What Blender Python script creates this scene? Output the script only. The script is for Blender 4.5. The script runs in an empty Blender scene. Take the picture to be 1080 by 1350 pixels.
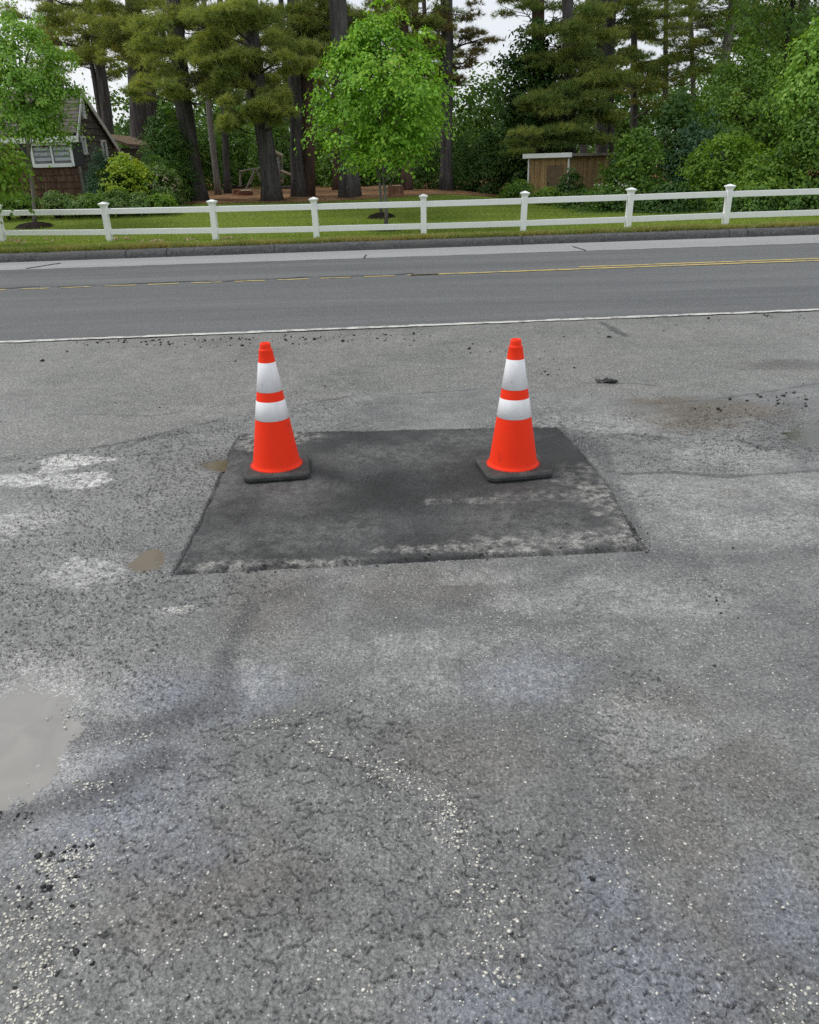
import bpy, math, random
import numpy as np
from mathutils import Matrix, Vector

random.seed(4)
S = bpy.context.scene
COL = S.collection

# ------------------------------------------------------------------ camera
F, CAMH, PITCH, ROLL = 1065.0, 1.57, 23.4, -1.7
RM = (Matrix.Rotation(math.radians(90 - PITCH), 3, 'X') @ Matrix.Rotation(math.radians(ROLL), 3, 'Z'))
RMn = np.array(RM)
cam = bpy.data.cameras.new('camera')
cam.sensor_fit = 'HORIZONTAL'
cam.sensor_width = 36.0
cam.lens = 36.0 * F / 1080.0
cam.clip_end = 2000
cam.clip_start = 0.05
camo = bpy.data.objects.new('camera', cam)
COL.objects.link(camo)
camo.matrix_world = Matrix.Translation((0, 0, CAMH)) @ RM.to_4x4()
S.camera = camo


def ray(x, y):
    return RMn @ np.array([(x - 540) / F, -(y - 675) / F, -1.0])


def at(x, y, z=0.0):
    """point on the level z seen along a photo pixel"""
    d = ray(x, y)
    return d * ((z - CAMH) / d[2]) + np.array([0, 0, CAMH])


def atY(x, y, Y):
    d = ray(x, y)
    return d * (Y / d[1]) + np.array([0, 0, CAMH])


def ss(t):
    t = np.clip(t, 0, 1)
    return t * t * (3 - 2 * t)


# ------------------------------------------------------------------ noise
_T = np.random.default_rng(11).random((256, 256)).astype(np.float32)


def vn(x, y, s=0):
    c, n = math.cos(0.6 + s), math.sin(0.6 + s)
    u = x * c - y * n + 17.3 * s
    v = x * n + y * c + 7.7 * s
    iu = np.floor(u).astype(np.int64)
    iv = np.floor(v).astype(np.int64)
    fu = u - iu
    fv = v - iv
    fu = fu * fu * fu * (fu * (fu * 6 - 15) + 10)
    fv = fv * fv * fv * (fv * (fv * 6 - 15) + 10)
    a = _T[iu & 255, iv & 255]
    b = _T[(iu + 1) & 255, iv & 255]
    c2 = _T[iu & 255, (iv + 1) & 255]
    d = _T[(iu + 1) & 255, (iv + 1) & 255]
    return (a * (1 - fu) + b * fu) * (1 - fv) + (c2 * (1 - fu) + d * fu) * fv


def fbm(x, y, o=3, s=0):
    r = 0
    a = 0.5
    t = 0
    for k in range(o):
        r = r + a * vn(x * 2 ** k, y * 2 ** k, s + k * 1.7)
        t += a
        a *= 0.55
    return r / t


# ------------------------------------------------------------------ mesh helpers
def mesh_np(name, V, Fc, mats, parent=None, smooth=False, attrs=None, midx=None, loc=None):
    V = np.asarray(V, dtype=np.float32)
    Fc = np.asarray(Fc, dtype=np.int32)
    k = Fc.shape[1]
    me = bpy.data.meshes.new(name)
    me.vertices.add(len(V))
    me.vertices.foreach_set('co', V.ravel())
    me.loops.add(Fc.size)
    me.loops.foreach_set('vertex_index', Fc.ravel())
    me.polygons.add(len(Fc))
    me.polygons.foreach_set('loop_start', np.arange(0, Fc.size, k, dtype=np.int32))
    me.polygons.foreach_set('loop_total', np.full(len(Fc), k, dtype=np.int32))
    if not isinstance(mats, (list, tuple)):
        mats = [mats]
    for m in mats:
        me.materials.append(m)
    if midx is not None:
        me.polygons.foreach_set('material_index', np.asarray(midx, dtype=np.int32))
    if smooth:
        me.polygons.foreach_set('use_smooth', np.ones(len(Fc), dtype=bool))
    for n, a in (attrs or {}).items():
        at_ = me.attributes.new(n, 'FLOAT', 'POINT')
        at_.data.foreach_set('value', np.asarray(a, dtype=np.float32))
    me.update(calc_edges=True)
    o = bpy.data.objects.new(name, me)
    COL.objects.link(o)
    if parent is not None:
        o.parent = parent
    if loc is not None:
        o.location = loc
    return o


class MB:
    """collects boxes, tubes and faces, builds ONE mesh"""

    def __init__(s):
        s.v = []
        s.f = []

    def face(s, pts):
        n = len(s.v)
        s.v += [tuple(p) for p in pts]
        s.f.append(list(range(n, n + len(pts))))

    def box(s, c, d, rz=0.0, rx=0.0, ry=0.0, bev=0.0):
        c = Vector(c)
        hx, hy, hz = d[0] / 2, d[1] / 2, d[2] / 2
        M = Matrix.Rotation(rz, 3, 'Z') @ Matrix.Rotation(ry, 3, 'Y') @ Matrix.Rotation(rx, 3, 'X')
        b = min(bev, hx * .9, hy * .9, hz * .9)
        n = len(s.v)
        if b <= 0:
            for z in (-hz, hz):
                for x, y in ((-hx, -hy), (hx, -hy), (hx, hy), (-hx, hy)):
                    s.v.append(tuple(c + M @ Vector((x, y, z))))
            q = [(0, 3, 2, 1), (4, 5, 6, 7), (0, 1, 5, 4), (1, 2, 6, 5), (2, 3, 7, 6), (3, 0, 4, 7)]
            s.f += [[n + i for i in t] for t in q]
            return
        rings = [(-hz, b), (-hz + b, 0), (hz - b, 0), (hz, b)]
        for z, ins in rings:
            X, Y = hx - ins, hy - ins
            bb = b if ins == 0 else b * 0.6
            for x, y in ((-X + bb, -Y), (X - bb, -Y), (X, -Y + bb), (X, Y - bb), (X - bb, Y), (-X + bb, Y), (-X, Y - bb), (-X, -Y + bb)):
                s.v.append(tuple(c + M @ Vector((x, y, z))))
        for r in range(3):
            for i in range(8):
                j = (i + 1) % 8
                s.f.append([n + r * 8 + i, n + r * 8 + j, n + r * 8 + 8 + j, n + r * 8 + 8 + i])
        s.f.append([n + i for i in range(7, -1, -1)])
        s.f.append([n + 24 + i for i in range(8)])

    def tube(s, pts, rad, n=8, cap=True, jit=0.0):
        pts = [Vector(p) for p in pts]
        base = len(s.v)
        for i, p in enumerate(pts):
            t = (pts[min(i + 1, len(pts) - 1)] - pts[max(i - 1, 0)])
            if t.length < 1e-9:
                t = Vector((0, 0, 1))
            t.normalize()
            a = Vector((1, 0, 0)) if abs(t.x) < 0.8 else Vector((0, 1, 0))
            u = t.cross(a).normalized()
            w = t.cross(u)
            for k in range(n):
                g = 2 * math.pi * k / n
                r = rad[i] * (1 + jit * (random.random() - .5))
                s.v.append(tuple(p + u * math.cos(g) * r + w * math.sin(g) * r))
        for i in range(len(pts) - 1):
            for k in range(n):
                j = (k + 1) % n
                s.f.append([base + i * n + k, base + i * n + j, base + (i + 1) * n + j, base + (i + 1) * n + k])
        if cap:
            s.f.append([base + k for k in range(n - 1, -1, -1)])
            s.f.append([base + (len(pts) - 1) * n + k for k in range(n)])

    def lathe(s, prof, n=48, c=(0, 0, 0)):
        base = len(s.v)
        for r, z in prof:
            for k in range(n):
                g = 2 * math.pi * k / n
                s.v.append((c[0] + r * math.cos(g), c[1] + r * math.sin(g), c[2] + z))
        for i in range(len(prof) - 1):
            for k in range(n):
                j = (k + 1) % n
                s.f.append([base + i * n + k, base + i * n + j, base + (i + 1) * n + j, base + (i + 1) * n + k])

    def build(s, name, m, parent=None, smooth=False, loc=None):
        me = bpy.data.meshes.new(name)
        me.from_pydata(s.v, [], s.f)
        me.materials.append(m)
        if smooth:
            me.polygons.foreach_set('use_smooth', np.ones(len(me.polygons), dtype=bool))
        me.update()
        o = bpy.data.objects.new(name, me)
        COL.objects.link(o)
        if parent is not None:
            o.parent = parent
        if loc is not None:
            o.location = loc
        return o


def thing(name, label, cat, loc=(0, 0, 0), rz=0.0, group=None):
    o = bpy.data.objects.new(name, None)
    COL.objects.link(o)
    o.location = tuple(float(c) for c in loc)
    o.rotation_euler = (0, 0, rz)
    return tag(o, label, cat, group)


def tag(o, label=None, cat=None, group=None, kind=None):
    if label:
        o['label'] = label
    if cat:
        o['category'] = cat
    if group:
        o['group'] = group
    if kind:
        o['kind'] = kind
    return o


# ------------------------------------------------------------------ node helper
class NB:
    def __init__(s, name):
        s.m = bpy.data.materials.new(name)
        s.m.use_nodes = True
        s.nt = s.m.node_tree
        s.nt.nodes.clear()
        s.out = s.nt.nodes.new('ShaderNodeOutputMaterial')
        s._tc = None

    def n(s, t, **k):
        o = s.nt.nodes.new(t)
        for a, b in k.items():
            setattr(o, a, b)
        return o

    def put(s, sock, v):
        if v is None:
            return
        if hasattr(v, 'is_linked'):
            s.nt.links.new(v, sock)
        elif isinstance(v, (tuple, list)) and len(v) == 3 and sock.type == 'RGBA':
            sock.default_value = (*v, 1)
        else:
            sock.default_value = v

    def obj(s):
        if s._tc is None:
            s._tc = s.n('ShaderNodeTexCoord')
        return s._tc.outputs['Object']

    def mapv(s, scale=(1, 1, 1), rot=(0, 0, 0), v=None):
        m = s.n('ShaderNodeMapping')
        s.put(m.inputs['Vector'], v if v is not None else s.obj())
        m.inputs['Scale'].default_value = scale
        m.inputs['Rotation'].default_value = rot
        return m.outputs[0]

    def noise(s, scale, detail=3, rough=0.55, v=None, dist=0.0):
        o = s.n('ShaderNodeTexNoise')
        s.put(o.inputs['Vector'], v if v is not None else s.obj())
        o.inputs['Scale'].default_value = scale
        o.inputs['Detail'].default_value = detail
        o.inputs['Roughness'].default_value = rough
        o.inputs['Distortion'].default_value = dist
        return o.outputs['Fac']

    def voro(s, scale, out='Distance', v=None, feature='F1'):
        o = s.n('ShaderNodeTexVoronoi', feature=feature)
        s.put(o.inputs['Vector'], v if v is not None else s.obj())
        o.inputs['Scale'].default_value = scale
        return o.outputs[out]

    def attr(s, name):
        o = s.n('ShaderNodeAttribute', attribute_name=name)
        return o.outputs['Fac']

    def island(s):
        return s.n('ShaderNodeNewGeometry').outputs['Random Per Island']

    def objrand(s):
        return s.n('ShaderNodeObjectInfo').outputs['Random']

    def math(s, op, a, b=None, clamp=False):
        o = s.n('ShaderNodeMath', operation=op)
        o.use_clamp = clamp
        s.put(o.inputs[0], a)
        s.put(o.inputs[1], b)
        return o.outputs[0]

    def rng(s, v, a, b, c=0.0, d=1.0, smooth=True):
        o = s.n('ShaderNodeMapRange')
        if smooth:
            o.interpolation_type = 'SMOOTHSTEP'
        s.put(o.inputs['Value'], v)
        o.inputs['From Min'].default_value = a
        o.inputs['From Max'].default_value = b
        o.inputs['To Min'].default_value = c
        o.inputs['To Max'].default_value = d
        return o.outputs[0]

    def mix(s, f, a, b, bt='MIX'):
        o = s.n('ShaderNodeMixRGB', blend_type=bt)
        s.put(o.inputs[0], f)
        s.put(o.inputs[1], a)
        s.put(o.inputs[2], b)
        return o.outputs[0]

    def ramp(s, f, stops):
        o = s.n('ShaderNodeValToRGB')
        s.put(o.inputs[0], f)
        e = o.color_ramp.elements
        while len(e) < len(stops):
            e.new(0.5)
        for i, (p, c) in enumerate(stops):
            e[i].position = p
            e[i].color = (*c, 1)
        return o.outputs[0]

    def bump(s, h, dist=0.01, strength=1.0, normal=None):
        o = s.n('ShaderNodeBump')
        o.inputs['Strength'].default_value = strength
        o.inputs['Distance'].default_value = dist
        s.put(o.inputs['Height'], h)
        if normal is not None:
            s.put(o.inputs['Normal'], normal)
        return o.outputs[0]

    def princ(s, color, rough=0.8, normal=None, spec=0.5, **k):
        p = s.n('ShaderNodeBsdfPrincipled')
        s.put(p.inputs['Base Color'], color)
        s.put(p.inputs['Roughness'], rough)
        s.put(p.inputs['Specular IOR Level'], spec)
        if normal is not None:
            s.put(p.inputs['Normal'], normal)
        for a, b in k.items():
            s.put(p.inputs[a], b)
        s.nt.links.new(p.outputs[0], s.out.inputs[0])
        return s.m


def simple(name, color, rough=0.6, var=0.15, scale=6.0, bump=0.0, bscale=40.0, spec=0.4):
    b = NB(name)
    f = b.noise(scale, 4)
    lo = tuple(c * (1 - var) for c in color)
    hi = tuple(min(1, c * (1 + var)) for c in color)
    c = b.ramp(f, [(0.3, lo), (0.7, hi)])
    nrm = b.bump(b.noise(bscale, 3), bump) if bump > 0 else None
    return b.princ(c, rough, nrm, spec)


LEAF_GAIN = 1.7


def leafmat(name, stops, trans=0.35, rough=0.55, gloss=0.02, iw=.45):
    b = NB(name)
    stops = [(p_, tuple(min(.5, x_ * LEAF_GAIN) for x_ in c_)) for p_, c_ in stops]
    r = b.island()
    t = b.attr('tint')
    f = b.math('ADD', b.math('MULTIPLY', r, iw), b.math('MULTIPLY', t, 1 - iw))
    c = b.ramp(f, stops)
    d = b.n('ShaderNodeBsdfDiffuse')
    b.put(d.inputs[0], c)
    tr = b.n('ShaderNodeBsdfTranslucent')
    b.put(tr.inputs[0], b.mix(1.0, c, (1.35, 1.25, .6), 'MULTIPLY'))
    mx = b.n('ShaderNodeMixShader')
    mx.inputs[0].default_value = trans
    b.nt.links.new(d.outputs[0], mx.inputs[1])
    b.nt.links.new(tr.outputs[0], mx.inputs[2])
    g = b.n('ShaderNodeBsdfGlossy')
    g.inputs['Roughness'].default_value = rough
    b.put(g.inputs[0], (0.9, 0.95, 1.0))
    m2 = b.n('ShaderNodeMixShader')
    m2.inputs[0].default_value = gloss
    b.nt.links.new(mx.outputs[0], m2.inputs[1])
    b.nt.links.new(g.outputs[0], m2.inputs[2])
    b.nt.links.new(m2.outputs[0], b.out.inputs[0])
    return b.m


# ------------------------------------------------------------------ light
w = bpy.data.worlds.new('World')
S.world = w
w.use_nodes = True
nt = w.node_tree
nt.nodes.clear()
SUN_EL, SUN_AZ = math.radians(58), math.radians(-72)      # azimuth from +Y, negative = to the left
sky = nt.nodes.new('ShaderNodeTexSky')
sky.sky_type = 'NISHITA'
sky.sun_disc = False
sky.sun_elevation = SUN_EL
sky.sun_rotation = SUN_AZ
sky.air_density = 1.0
sky.dust_density = 4.0
tc = nt.nodes.new('ShaderNodeTexCoord')
nz = nt.nodes.new('ShaderNodeTexNoise')
nz.inputs['Scale'].default_value = 3.0
nz.inputs['Detail'].default_value = 5.0
nt.links.new(tc.outputs['Generated'], nz.inputs['Vector'])
cr = nt.nodes.new('ShaderNodeValToRGB')
cr.color_ramp.elements[0].position = 0.3
cr.color_ramp.elements[0].color = (7.6, 8.2, 8.9, 1)
cr.color_ramp.elements[1].position = 0.7
cr.color_ramp.elements[1].color = (9.6, 9.8, 10.0, 1)
nt.links.new(nz.outputs['Fac'], cr.inputs[0])
mxr = nt.nodes.new('ShaderNodeMixRGB')
mxr.inputs[0].default_value = 0.86
nt.links.new(sky.outputs[0], mxr.inputs[1])
nt.links.new(cr.outputs[0], mxr.inputs[2])
bg = nt.nodes.new('ShaderNodeBackground')
bg.inputs['Strength'].default_value = 0.086
nt.links.new(mxr.outputs[0], bg.inputs['Color'])
wo = nt.nodes.new('ShaderNodeOutputWorld')
nt.links.new(bg.outputs[0], wo.inputs[0])

sl = bpy.data.lights.new('sun', 'SUN')
sl.energy = 1.5
sl.angle = math.radians(18)
sl.color = (1.0, 0.97, 0.92)
so = bpy.data.objects.new('sun', sl)
COL.objects.link(so)
sd = Vector((math.sin(SUN_AZ) * math.cos(SUN_EL), math.cos(SUN_AZ) * math.cos(SUN_EL), math.sin(SUN_EL)))
so.rotation_euler = sd.to_track_quat('Z', 'Y').to_euler()
so.location = (0, 0, 30)

S.view_settings.view_transform = 'Standard'
S.view_settings.look = 'None'
S.view_settings.exposure = 0.33
S.view_settings.gamma = 1.0
S.cycles.max_bounces = 8
S.cycles.use_denoising = False

# ------------------------------------------------------------------ lines measured from the place
def lineY(pts, z=0.0):
    P = np.array([at(px, py, z) for px, py in pts])
    c = np.polyfit(P[:, 0], P[:, 1], 1)
    return lambda x: c[0] * x + c[1]


Y_white = lineY([(0, 452), (540, 430.5), (1080, 409)])
Y_yel = lineY([(0, 382), (540, 365), (1080, 343)])
Y_gut = lineY([(0, 356), (540, 340), (1080, 320)])
Y_kerb = lineY([(0, 346), (540, 330), (1080, 309)])


def gz(x, y):
    x = np.asarray(x, dtype=float)
    y = np.asarray(y, dtype=float)
    d = y - Y_kerb(x)
    z = 0.15 - 0.09 * ss(d / 3.0)
    z = z + 0.46 * ss((y - 23) / 7) * ss((6 - x) / 5.0)
    z = z + 0.03 * (fbm(x * .4, y * .4, 2, 3) - 0.5)
    z = z + 0.02 * np.maximum(y - 45, 0)
    return z


def hit(px, py):
    z = 0.1
    for i in range(40):
        p = at(px, py, z)
        z = 0.6 * z + 0.4 * float(gz(p[0], p[1]))
    p = at(px, py, z)
    return np.array([p[0], p[1], float(gz(p[0], p[1]))])


def poly_dist(x, y, pts):
    """distance to a polyline and signed side is not needed"""
    best = np.full(x.shape, 1e9)
    for (ax, ay), (bx, by) in zip(pts[:-1], pts[1:]):
        dx, dy = bx - ax, by - ay
        t = np.clip(((x - ax) * dx + (y - ay) * dy) / (dx * dx + dy * dy + 1e-12), 0, 1)
        best = np.minimum(best, np.hypot(x - ax - t * dx, y - ay - t * dy))
    return best


def inpoly(x, y, pts):
    r = np.zeros(x.shape, bool)
    n = len(pts)
    j = n - 1
    for i in range(n):
        xi, yi = pts[i][:2]
        xj, yj = pts[j][:2]
        c = ((yi > y) != (yj > y)) & (x < (xj - xi) * (y - yi) / (yj - yi + 1e-12) + xi)
        r ^= c
        j = i
    return r


def g2(px, py):
    return tuple(at(px, py)[:2])


def blob(x, y, px, py, rx, ry, hard=1.0, wob=0.5, s=0, ang=0.0):
    """soft irregular stain: centre and half sizes given where it lies on the pavement"""
    c = at(px, py)
    a = at(px + rx, py)
    b = at(px, py - ry)
    wx = abs(a[0] - c[0])
    wy = abs(b[1] - c[1])
    dx, dy = x - c[0], y - c[1]
    ca, sa = math.cos(ang), math.sin(ang)
    dx, dy = dx * ca + dy * sa, -dx * sa + dy * ca
    m = min(wx, wy)
    q = np.hypot(dx / wx, dy / wy)
    near = q < 3
    out = np.zeros(x.shape)
    xs, ys = x[near], y[near]
    nn = fbm(xs / m * 1.3, ys / m * 1.3, 4, s) - 0.5
    q2 = q[near] + wob * 2 * nn
    out[near] = ss((1.0 + 0.5 / hard - q2) * hard)
    return out


PATCH = [g2(*p) for p in ((230, 756), (500, 742), (852, 724), (826, 682), (800, 636), (764, 592), (738, 563), (530, 567), (318, 572), (309, 584), (272, 672))]
SEAM = [g2(*p) for p in ((-400, 640), (0, 608), (150, 586), (320, 546), (470, 521), (620, 514), (760, 520), (860, 530), (980, 512), (1080, 500), (1500, 470))]
BASINS = [  # px, py, rx, ry, depth, murky colour key
    ((-5, 985, 118, 92), 0.013, 'silt'),
    ((1080, 573, 52, 18), 0.016, 'olive'),
    ((195, 737, 26, 13), 0.012, 'mud'),
    ((288, 612, 20, 7), 0.012, 'mud'),
]


def lot_fields(x, y):
    """height, stains and painted lip shade of the parking lot"""
    zoneY = np.interp(x, [p[0] for p in SEAM], [p[1] for p in SEAM])
    zoneY = zoneY + 0.25 * (fbm(x * 1.2, y * 1.2, 3, 9) - .5)
    old = ss((zoneY - y) / 0.10 + 0.5)
    h = 0.008 * (fbm(x * .9, y * .9, 2, 1) - .5) + 0.003 * (fbm(x * 5, y * 5, 2, 2) - .5)
    # basins of the puddles
    for (px, py, rx, ry), dep, _ in BASINS:
        c = at(px, py)
        a = at(px + rx, py)
        b = at(px, py - ry)
        q = np.hypot((x - c[0]) / abs(a[0] - c[0]), (y - c[1]) / abs(b[1] - c[1]))
        q = q + (.9 if dep < .0135 and px > 100 else .45) * (fbm(x * 9, y * 9, 4, 70) - .5) + .25 * (fbm(x * 30, y * 30, 2, 71) - .5)
        h = h - dep * ss(1.45 - q)
    # flaking worn top course: plates with sharp broken lips and pits between them
    sel = (y > 0.2) & (y < 9.0) & (np.abs(x) < 9)
    xs, ys = x[sel], y[sel]
    wx = xs + 0.016 * (vn(xs * 40, ys * 40, 5) - .5)
    wy = ys + 0.016 * (vn(xs * 40, ys * 40, 6) - .5)
    n1 = 0.66 * vn(wx * 40, wy * 44, 7) + 0.34 * vn(wx * 92, wy * 100, 8)
    msz = ss((fbm(xs * 1.7, ys * 1.7, 3, 44) - .40) / .12)
    amp = 0.20 + 1.05 * ss((fbm(xs * 1.1, ys * 1.1, 3, 4) - .38) / .22)
    thr = 0.50 + 0.10 * (fbm(xs * 2.2, ys * 2.2, 2, 12) - .5)
    def plate(dx, dy):
        ax, ay = wx + dx, wy + dy
        big_ = 0.66 * vn(ax * 34, ay * 38, 7) + 0.34 * vn(ax * 92, ay * 100, 8)
        sml_ = 0.66 * vn(ax * 62, ay * 68, 17) + 0.34 * vn(ax * 120, ay * 130, 18)
        return ss((big_ * (1 - msz) + sml_ * msz - thr) / 0.05 + 0.5)
    pl = plate(0, 0)
    # a plate broken off leaves a ledge: deepest right under the lip, the hollow runs out again away from it
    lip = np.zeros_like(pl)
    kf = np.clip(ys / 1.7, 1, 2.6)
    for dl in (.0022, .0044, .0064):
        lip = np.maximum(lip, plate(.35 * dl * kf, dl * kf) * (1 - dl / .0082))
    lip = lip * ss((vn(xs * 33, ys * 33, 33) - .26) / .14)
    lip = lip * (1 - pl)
    n2 = 0.6 * vn(wx * 47 + 3.1, wy * 47, 21) + 0.4 * vn(wx * 100, wy * 100, 22)
    pit = ss((n2 - 0.66) / 0.05)
    pits = np.zeros(x.shape)
    lip_shade = np.zeros(x.shape)
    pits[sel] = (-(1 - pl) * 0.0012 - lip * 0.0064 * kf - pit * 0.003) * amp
    lip_shade[sel] = np.clip(lip * 1.6, 0, 1) * np.clip(amp, 0, 1)  # mask for the shade painted under each lip
    fine = np.zeros(x.shape)
    fine[sel] = 0.0032 * (vn(xs * 110, ys * 110, 14) - .5) + 0.0016 * (vn(xs * 330, ys * 330, 15) - .5)
    smooth_here = np.zeros(x.shape)
    for (px, py, rx, ry), dep, _ in BASINS:
        smooth_here = np.maximum(smooth_here, blob(x, y, px, py, rx * 1.05, ry * 1.05, 1.5, .25, 3))
    lip_shade = lip_shade * old * (1 - smooth_here)
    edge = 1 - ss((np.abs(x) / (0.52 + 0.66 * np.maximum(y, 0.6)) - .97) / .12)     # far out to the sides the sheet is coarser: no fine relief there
    lip_shade = lip_shade * edge
    h = h + (pits * old * (1 - 0.85 * smooth_here) + fine * (0.55 + 0.45 * old)) * edge
    # stains ------------------------------------------------------------
    pale = np.zeros(x.shape)
    for a in [(95, 606, 40, 7, 5, .8, 1), (112, 634, 32, 9, 5, .9, 2), (72, 618, 22, 6, 4, .8, 3), (40, 632, 50, 8, 1.2, .6, 4)]:
        pale = np.maximum(pale, 1.0 * blob(x, y, *a))
    for a in [(165, 742, 48, 14, 2, .6, 5), (120, 752, 60, 18, 1, .7, 6), (235, 803, 26, 5, 1.5, .7, 7), (20, 690, 60, 20, .9, .6, 8)]:
        pale = np.maximum(pale, .62 * blob(x, y, *a))
    for a in [(800, 772, 50, 14, 1, .8, 9), (880, 792, 85, 22, .8, .8, 10), (700, 795, 60, 14, .8, .8, 11), (640, 760, 60, 12, .8, .7, 12),
              (330, 905, 45, 28, .8, .7, 13), (705, 895, 60, 30, .8, .8, 14), (560, 900, 50, 25, .7, .7, 15), (840, 960, 60, 50, .7, .7, 16),
              (780, 560, 90, 14, .8, .7, 17), (880, 650, 120, 22, .7, .7, 18), (1000, 690, 110, 22, .7, .8, 62), (1050, 640, 60, 20, .7, .8, 19), (980, 600, 90, 14, .8, .8, 41), (620, 850, 160, 16, .7, .8, 42)]:
        pale = np.maximum(pale, .33 * blob(x, y, *a))
    sil = blob(x, y, -5, 985, 150, 105, 1.2, .35, 31)
    dark = np.zeros(x.shape)
    for pts, wd, k in [([(330, 800), (305, 850), (288, 925)], .07, .7), ([(288, 925), (210, 960), (110, 965)], .10, .75), ([(215, 1000), (120, 1045), (0, 1085)], .09, .8),
                       ([(110, 965), (130, 940), (60, 930)], .03, .4),
                       ([(600, 735), (700, 760), (760, 745)], .05, .3), ([(855, 728), (930, 740), (1010, 735), (1080, 725)], .07, .45),
                       ([(792, 425), (825, 443)], .05, .9), ([(420, 765), (330, 800)], .06, .35), ([(740, 566), (790, 590), (810, 640), (850, 715)], .05, .55)]:
        d = poly_dist(x, y, [g2(*p) for p in pts]) + 0.06 * (fbm(x * 6, y * 6, 3, 5) - .5)
        dark = np.maximum(dark, k * ss(1.3 - d / wd))
    for pts, wd, k in [(SEAM[1:5], .016, .8), ([g2(*p) for p in ((470, 524), (640, 512), (700, 517))], .012, .7),
                       ([g2(*p) for p in ((0, 560), (80, 545), (200, 548), (330, 528))], .012, .5),
                       ([g2(*p) for p in ((110, 603), (180, 600), (225, 594))], .015, .9), ([g2(*p) for p in ((140, 600), (200, 575), (320, 562))], .02, .7),
                       ([g2(*p) for p in ((760, 505), (830, 505), (900, 512))], .012, .8), ([g2(*p) for p in ((850, 534), (930, 528), (1040, 512), (1080, 505))], .012, .8),
                       ([g2(*p) for p in ((780, 625), (890, 622), (960, 628), (1080, 620))], .02, .8), ([g2(*p) for p in ((790, 575), (830, 572), (880, 578))], .03, .7), ([g2(*p) for p in ((975, 580), (1010, 592), (1050, 588))], .03, .8), ([g2(*p) for p in ((740, 560), (765, 578), (790, 600))], .03, .8), ([g2(*p) for p in ((980, 487), (1080, 480))], .02, .6),
                       ([g2(*p) for p in ((0, 922), (62, 918))], .008, .9)]:
        d = poly_dist(x, y, pts) + 0.05 * (fbm(x * 5, y * 5, 3, 25) - .5)
        dark = np.maximum(dark, k * ss(1.2 - np.abs(d) / wd))
    d = poly_dist(x, y, PATCH + [PATCH[0]]) + 0.03 * (fbm(x * 14, y * 14, 3, 26) - .5)
    dark = np.maximum(dark, np.clip(.72 + 1.2 * (fbm(x * 4, y * 4, 3, 61) - .4), 0, 1) * ss(1.25 - d / .020))
    for a in [(1040, 480, 70, 6, .9, .5, 20), (780, 590, 22, 12, 1.2, .9, 23), (765, 575, 14, 8, 1.5, .7, 24), (700, 880, 400, 260, .4, .9, 50)]:
        dark = np.maximum(dark, (.55 if a[2] < 200 else .22) * blob(x, y, *a))
    for (px, py, rx, ry), dep, key in BASINS[1:]:
        dark = np.maximum(dark, .5 * blob(x, y, px, py, rx * 1.5, ry * 1.5, 1.2, .6, 81))      # damp margin
    brown = np.zeros(x.shape)
    for a in [(905, 558, 60, 10, 1.2, .6, 27), (930, 545, 90, 16, .8, .6, 28), (880, 530, 50, 6, .9, .6, 29)]:
        brown = np.maximum(brown, 1.15 * blob(x, y, *a))
    for a in [(365, 790, 70, 40, .8, .6, 30), (900, 1120, 60, 120, .6, .8, 33), (980, 1010, 60, 40, .7, .8, 34), (880, 930, 70, 20, .7, .7, 35),
              (620, 1000, 90, 40, .6, .8, 36), (270, 1160, 120, 60, .6, .8, 37), (960, 650, 20, 6, 1, .8, 38), (1040, 482, 60, 6, .8, .6, 39), (560, 770, 90, 25, .8, .7, 43), (300, 612, 40, 9, 1, .7, 44)]:
        brown = np.maximum(brown, .45 * blob(x, y, *a))
    blue = np.zeros(x.shape)
    for a in [(120, 1030, 130, 90, .7, .6, 45), (230, 1130, 70, 40, .7, .7, 46), (880, 1290, 110, 90, .6, .7, 47), (1010, 1200, 70, 70, .6, .7, 48), (330, 915, 60, 30, .8, .6, 49),
              (700, 890, 60, 30, .7, .7, 51), (800, 1180, 50, 50, .7, .7, 52), (230, 920, 90, 35, .7, .6, 53), (650, 1330, 100, 50, .6, .7, 54)]:
        blue = np.maximum(blue, .8 * blob(x, y, *a))
    # the pavement was cut out under the patch
    ins = inpoly(x, y, PATCH)
    h = np.where(ins, -0.02, h)
    gap = poly_dist(x, y, PATCH + [PATCH[0]])
    h = h - 0.008 * ss(1.2 - gap / .012) * (~ins)
    return h, dict(pale=pale, silt=sil, dark=dark, brown=brown, blue=blue, old=old, broken=lip_shade)  # broken carries the painted lip shade


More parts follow.
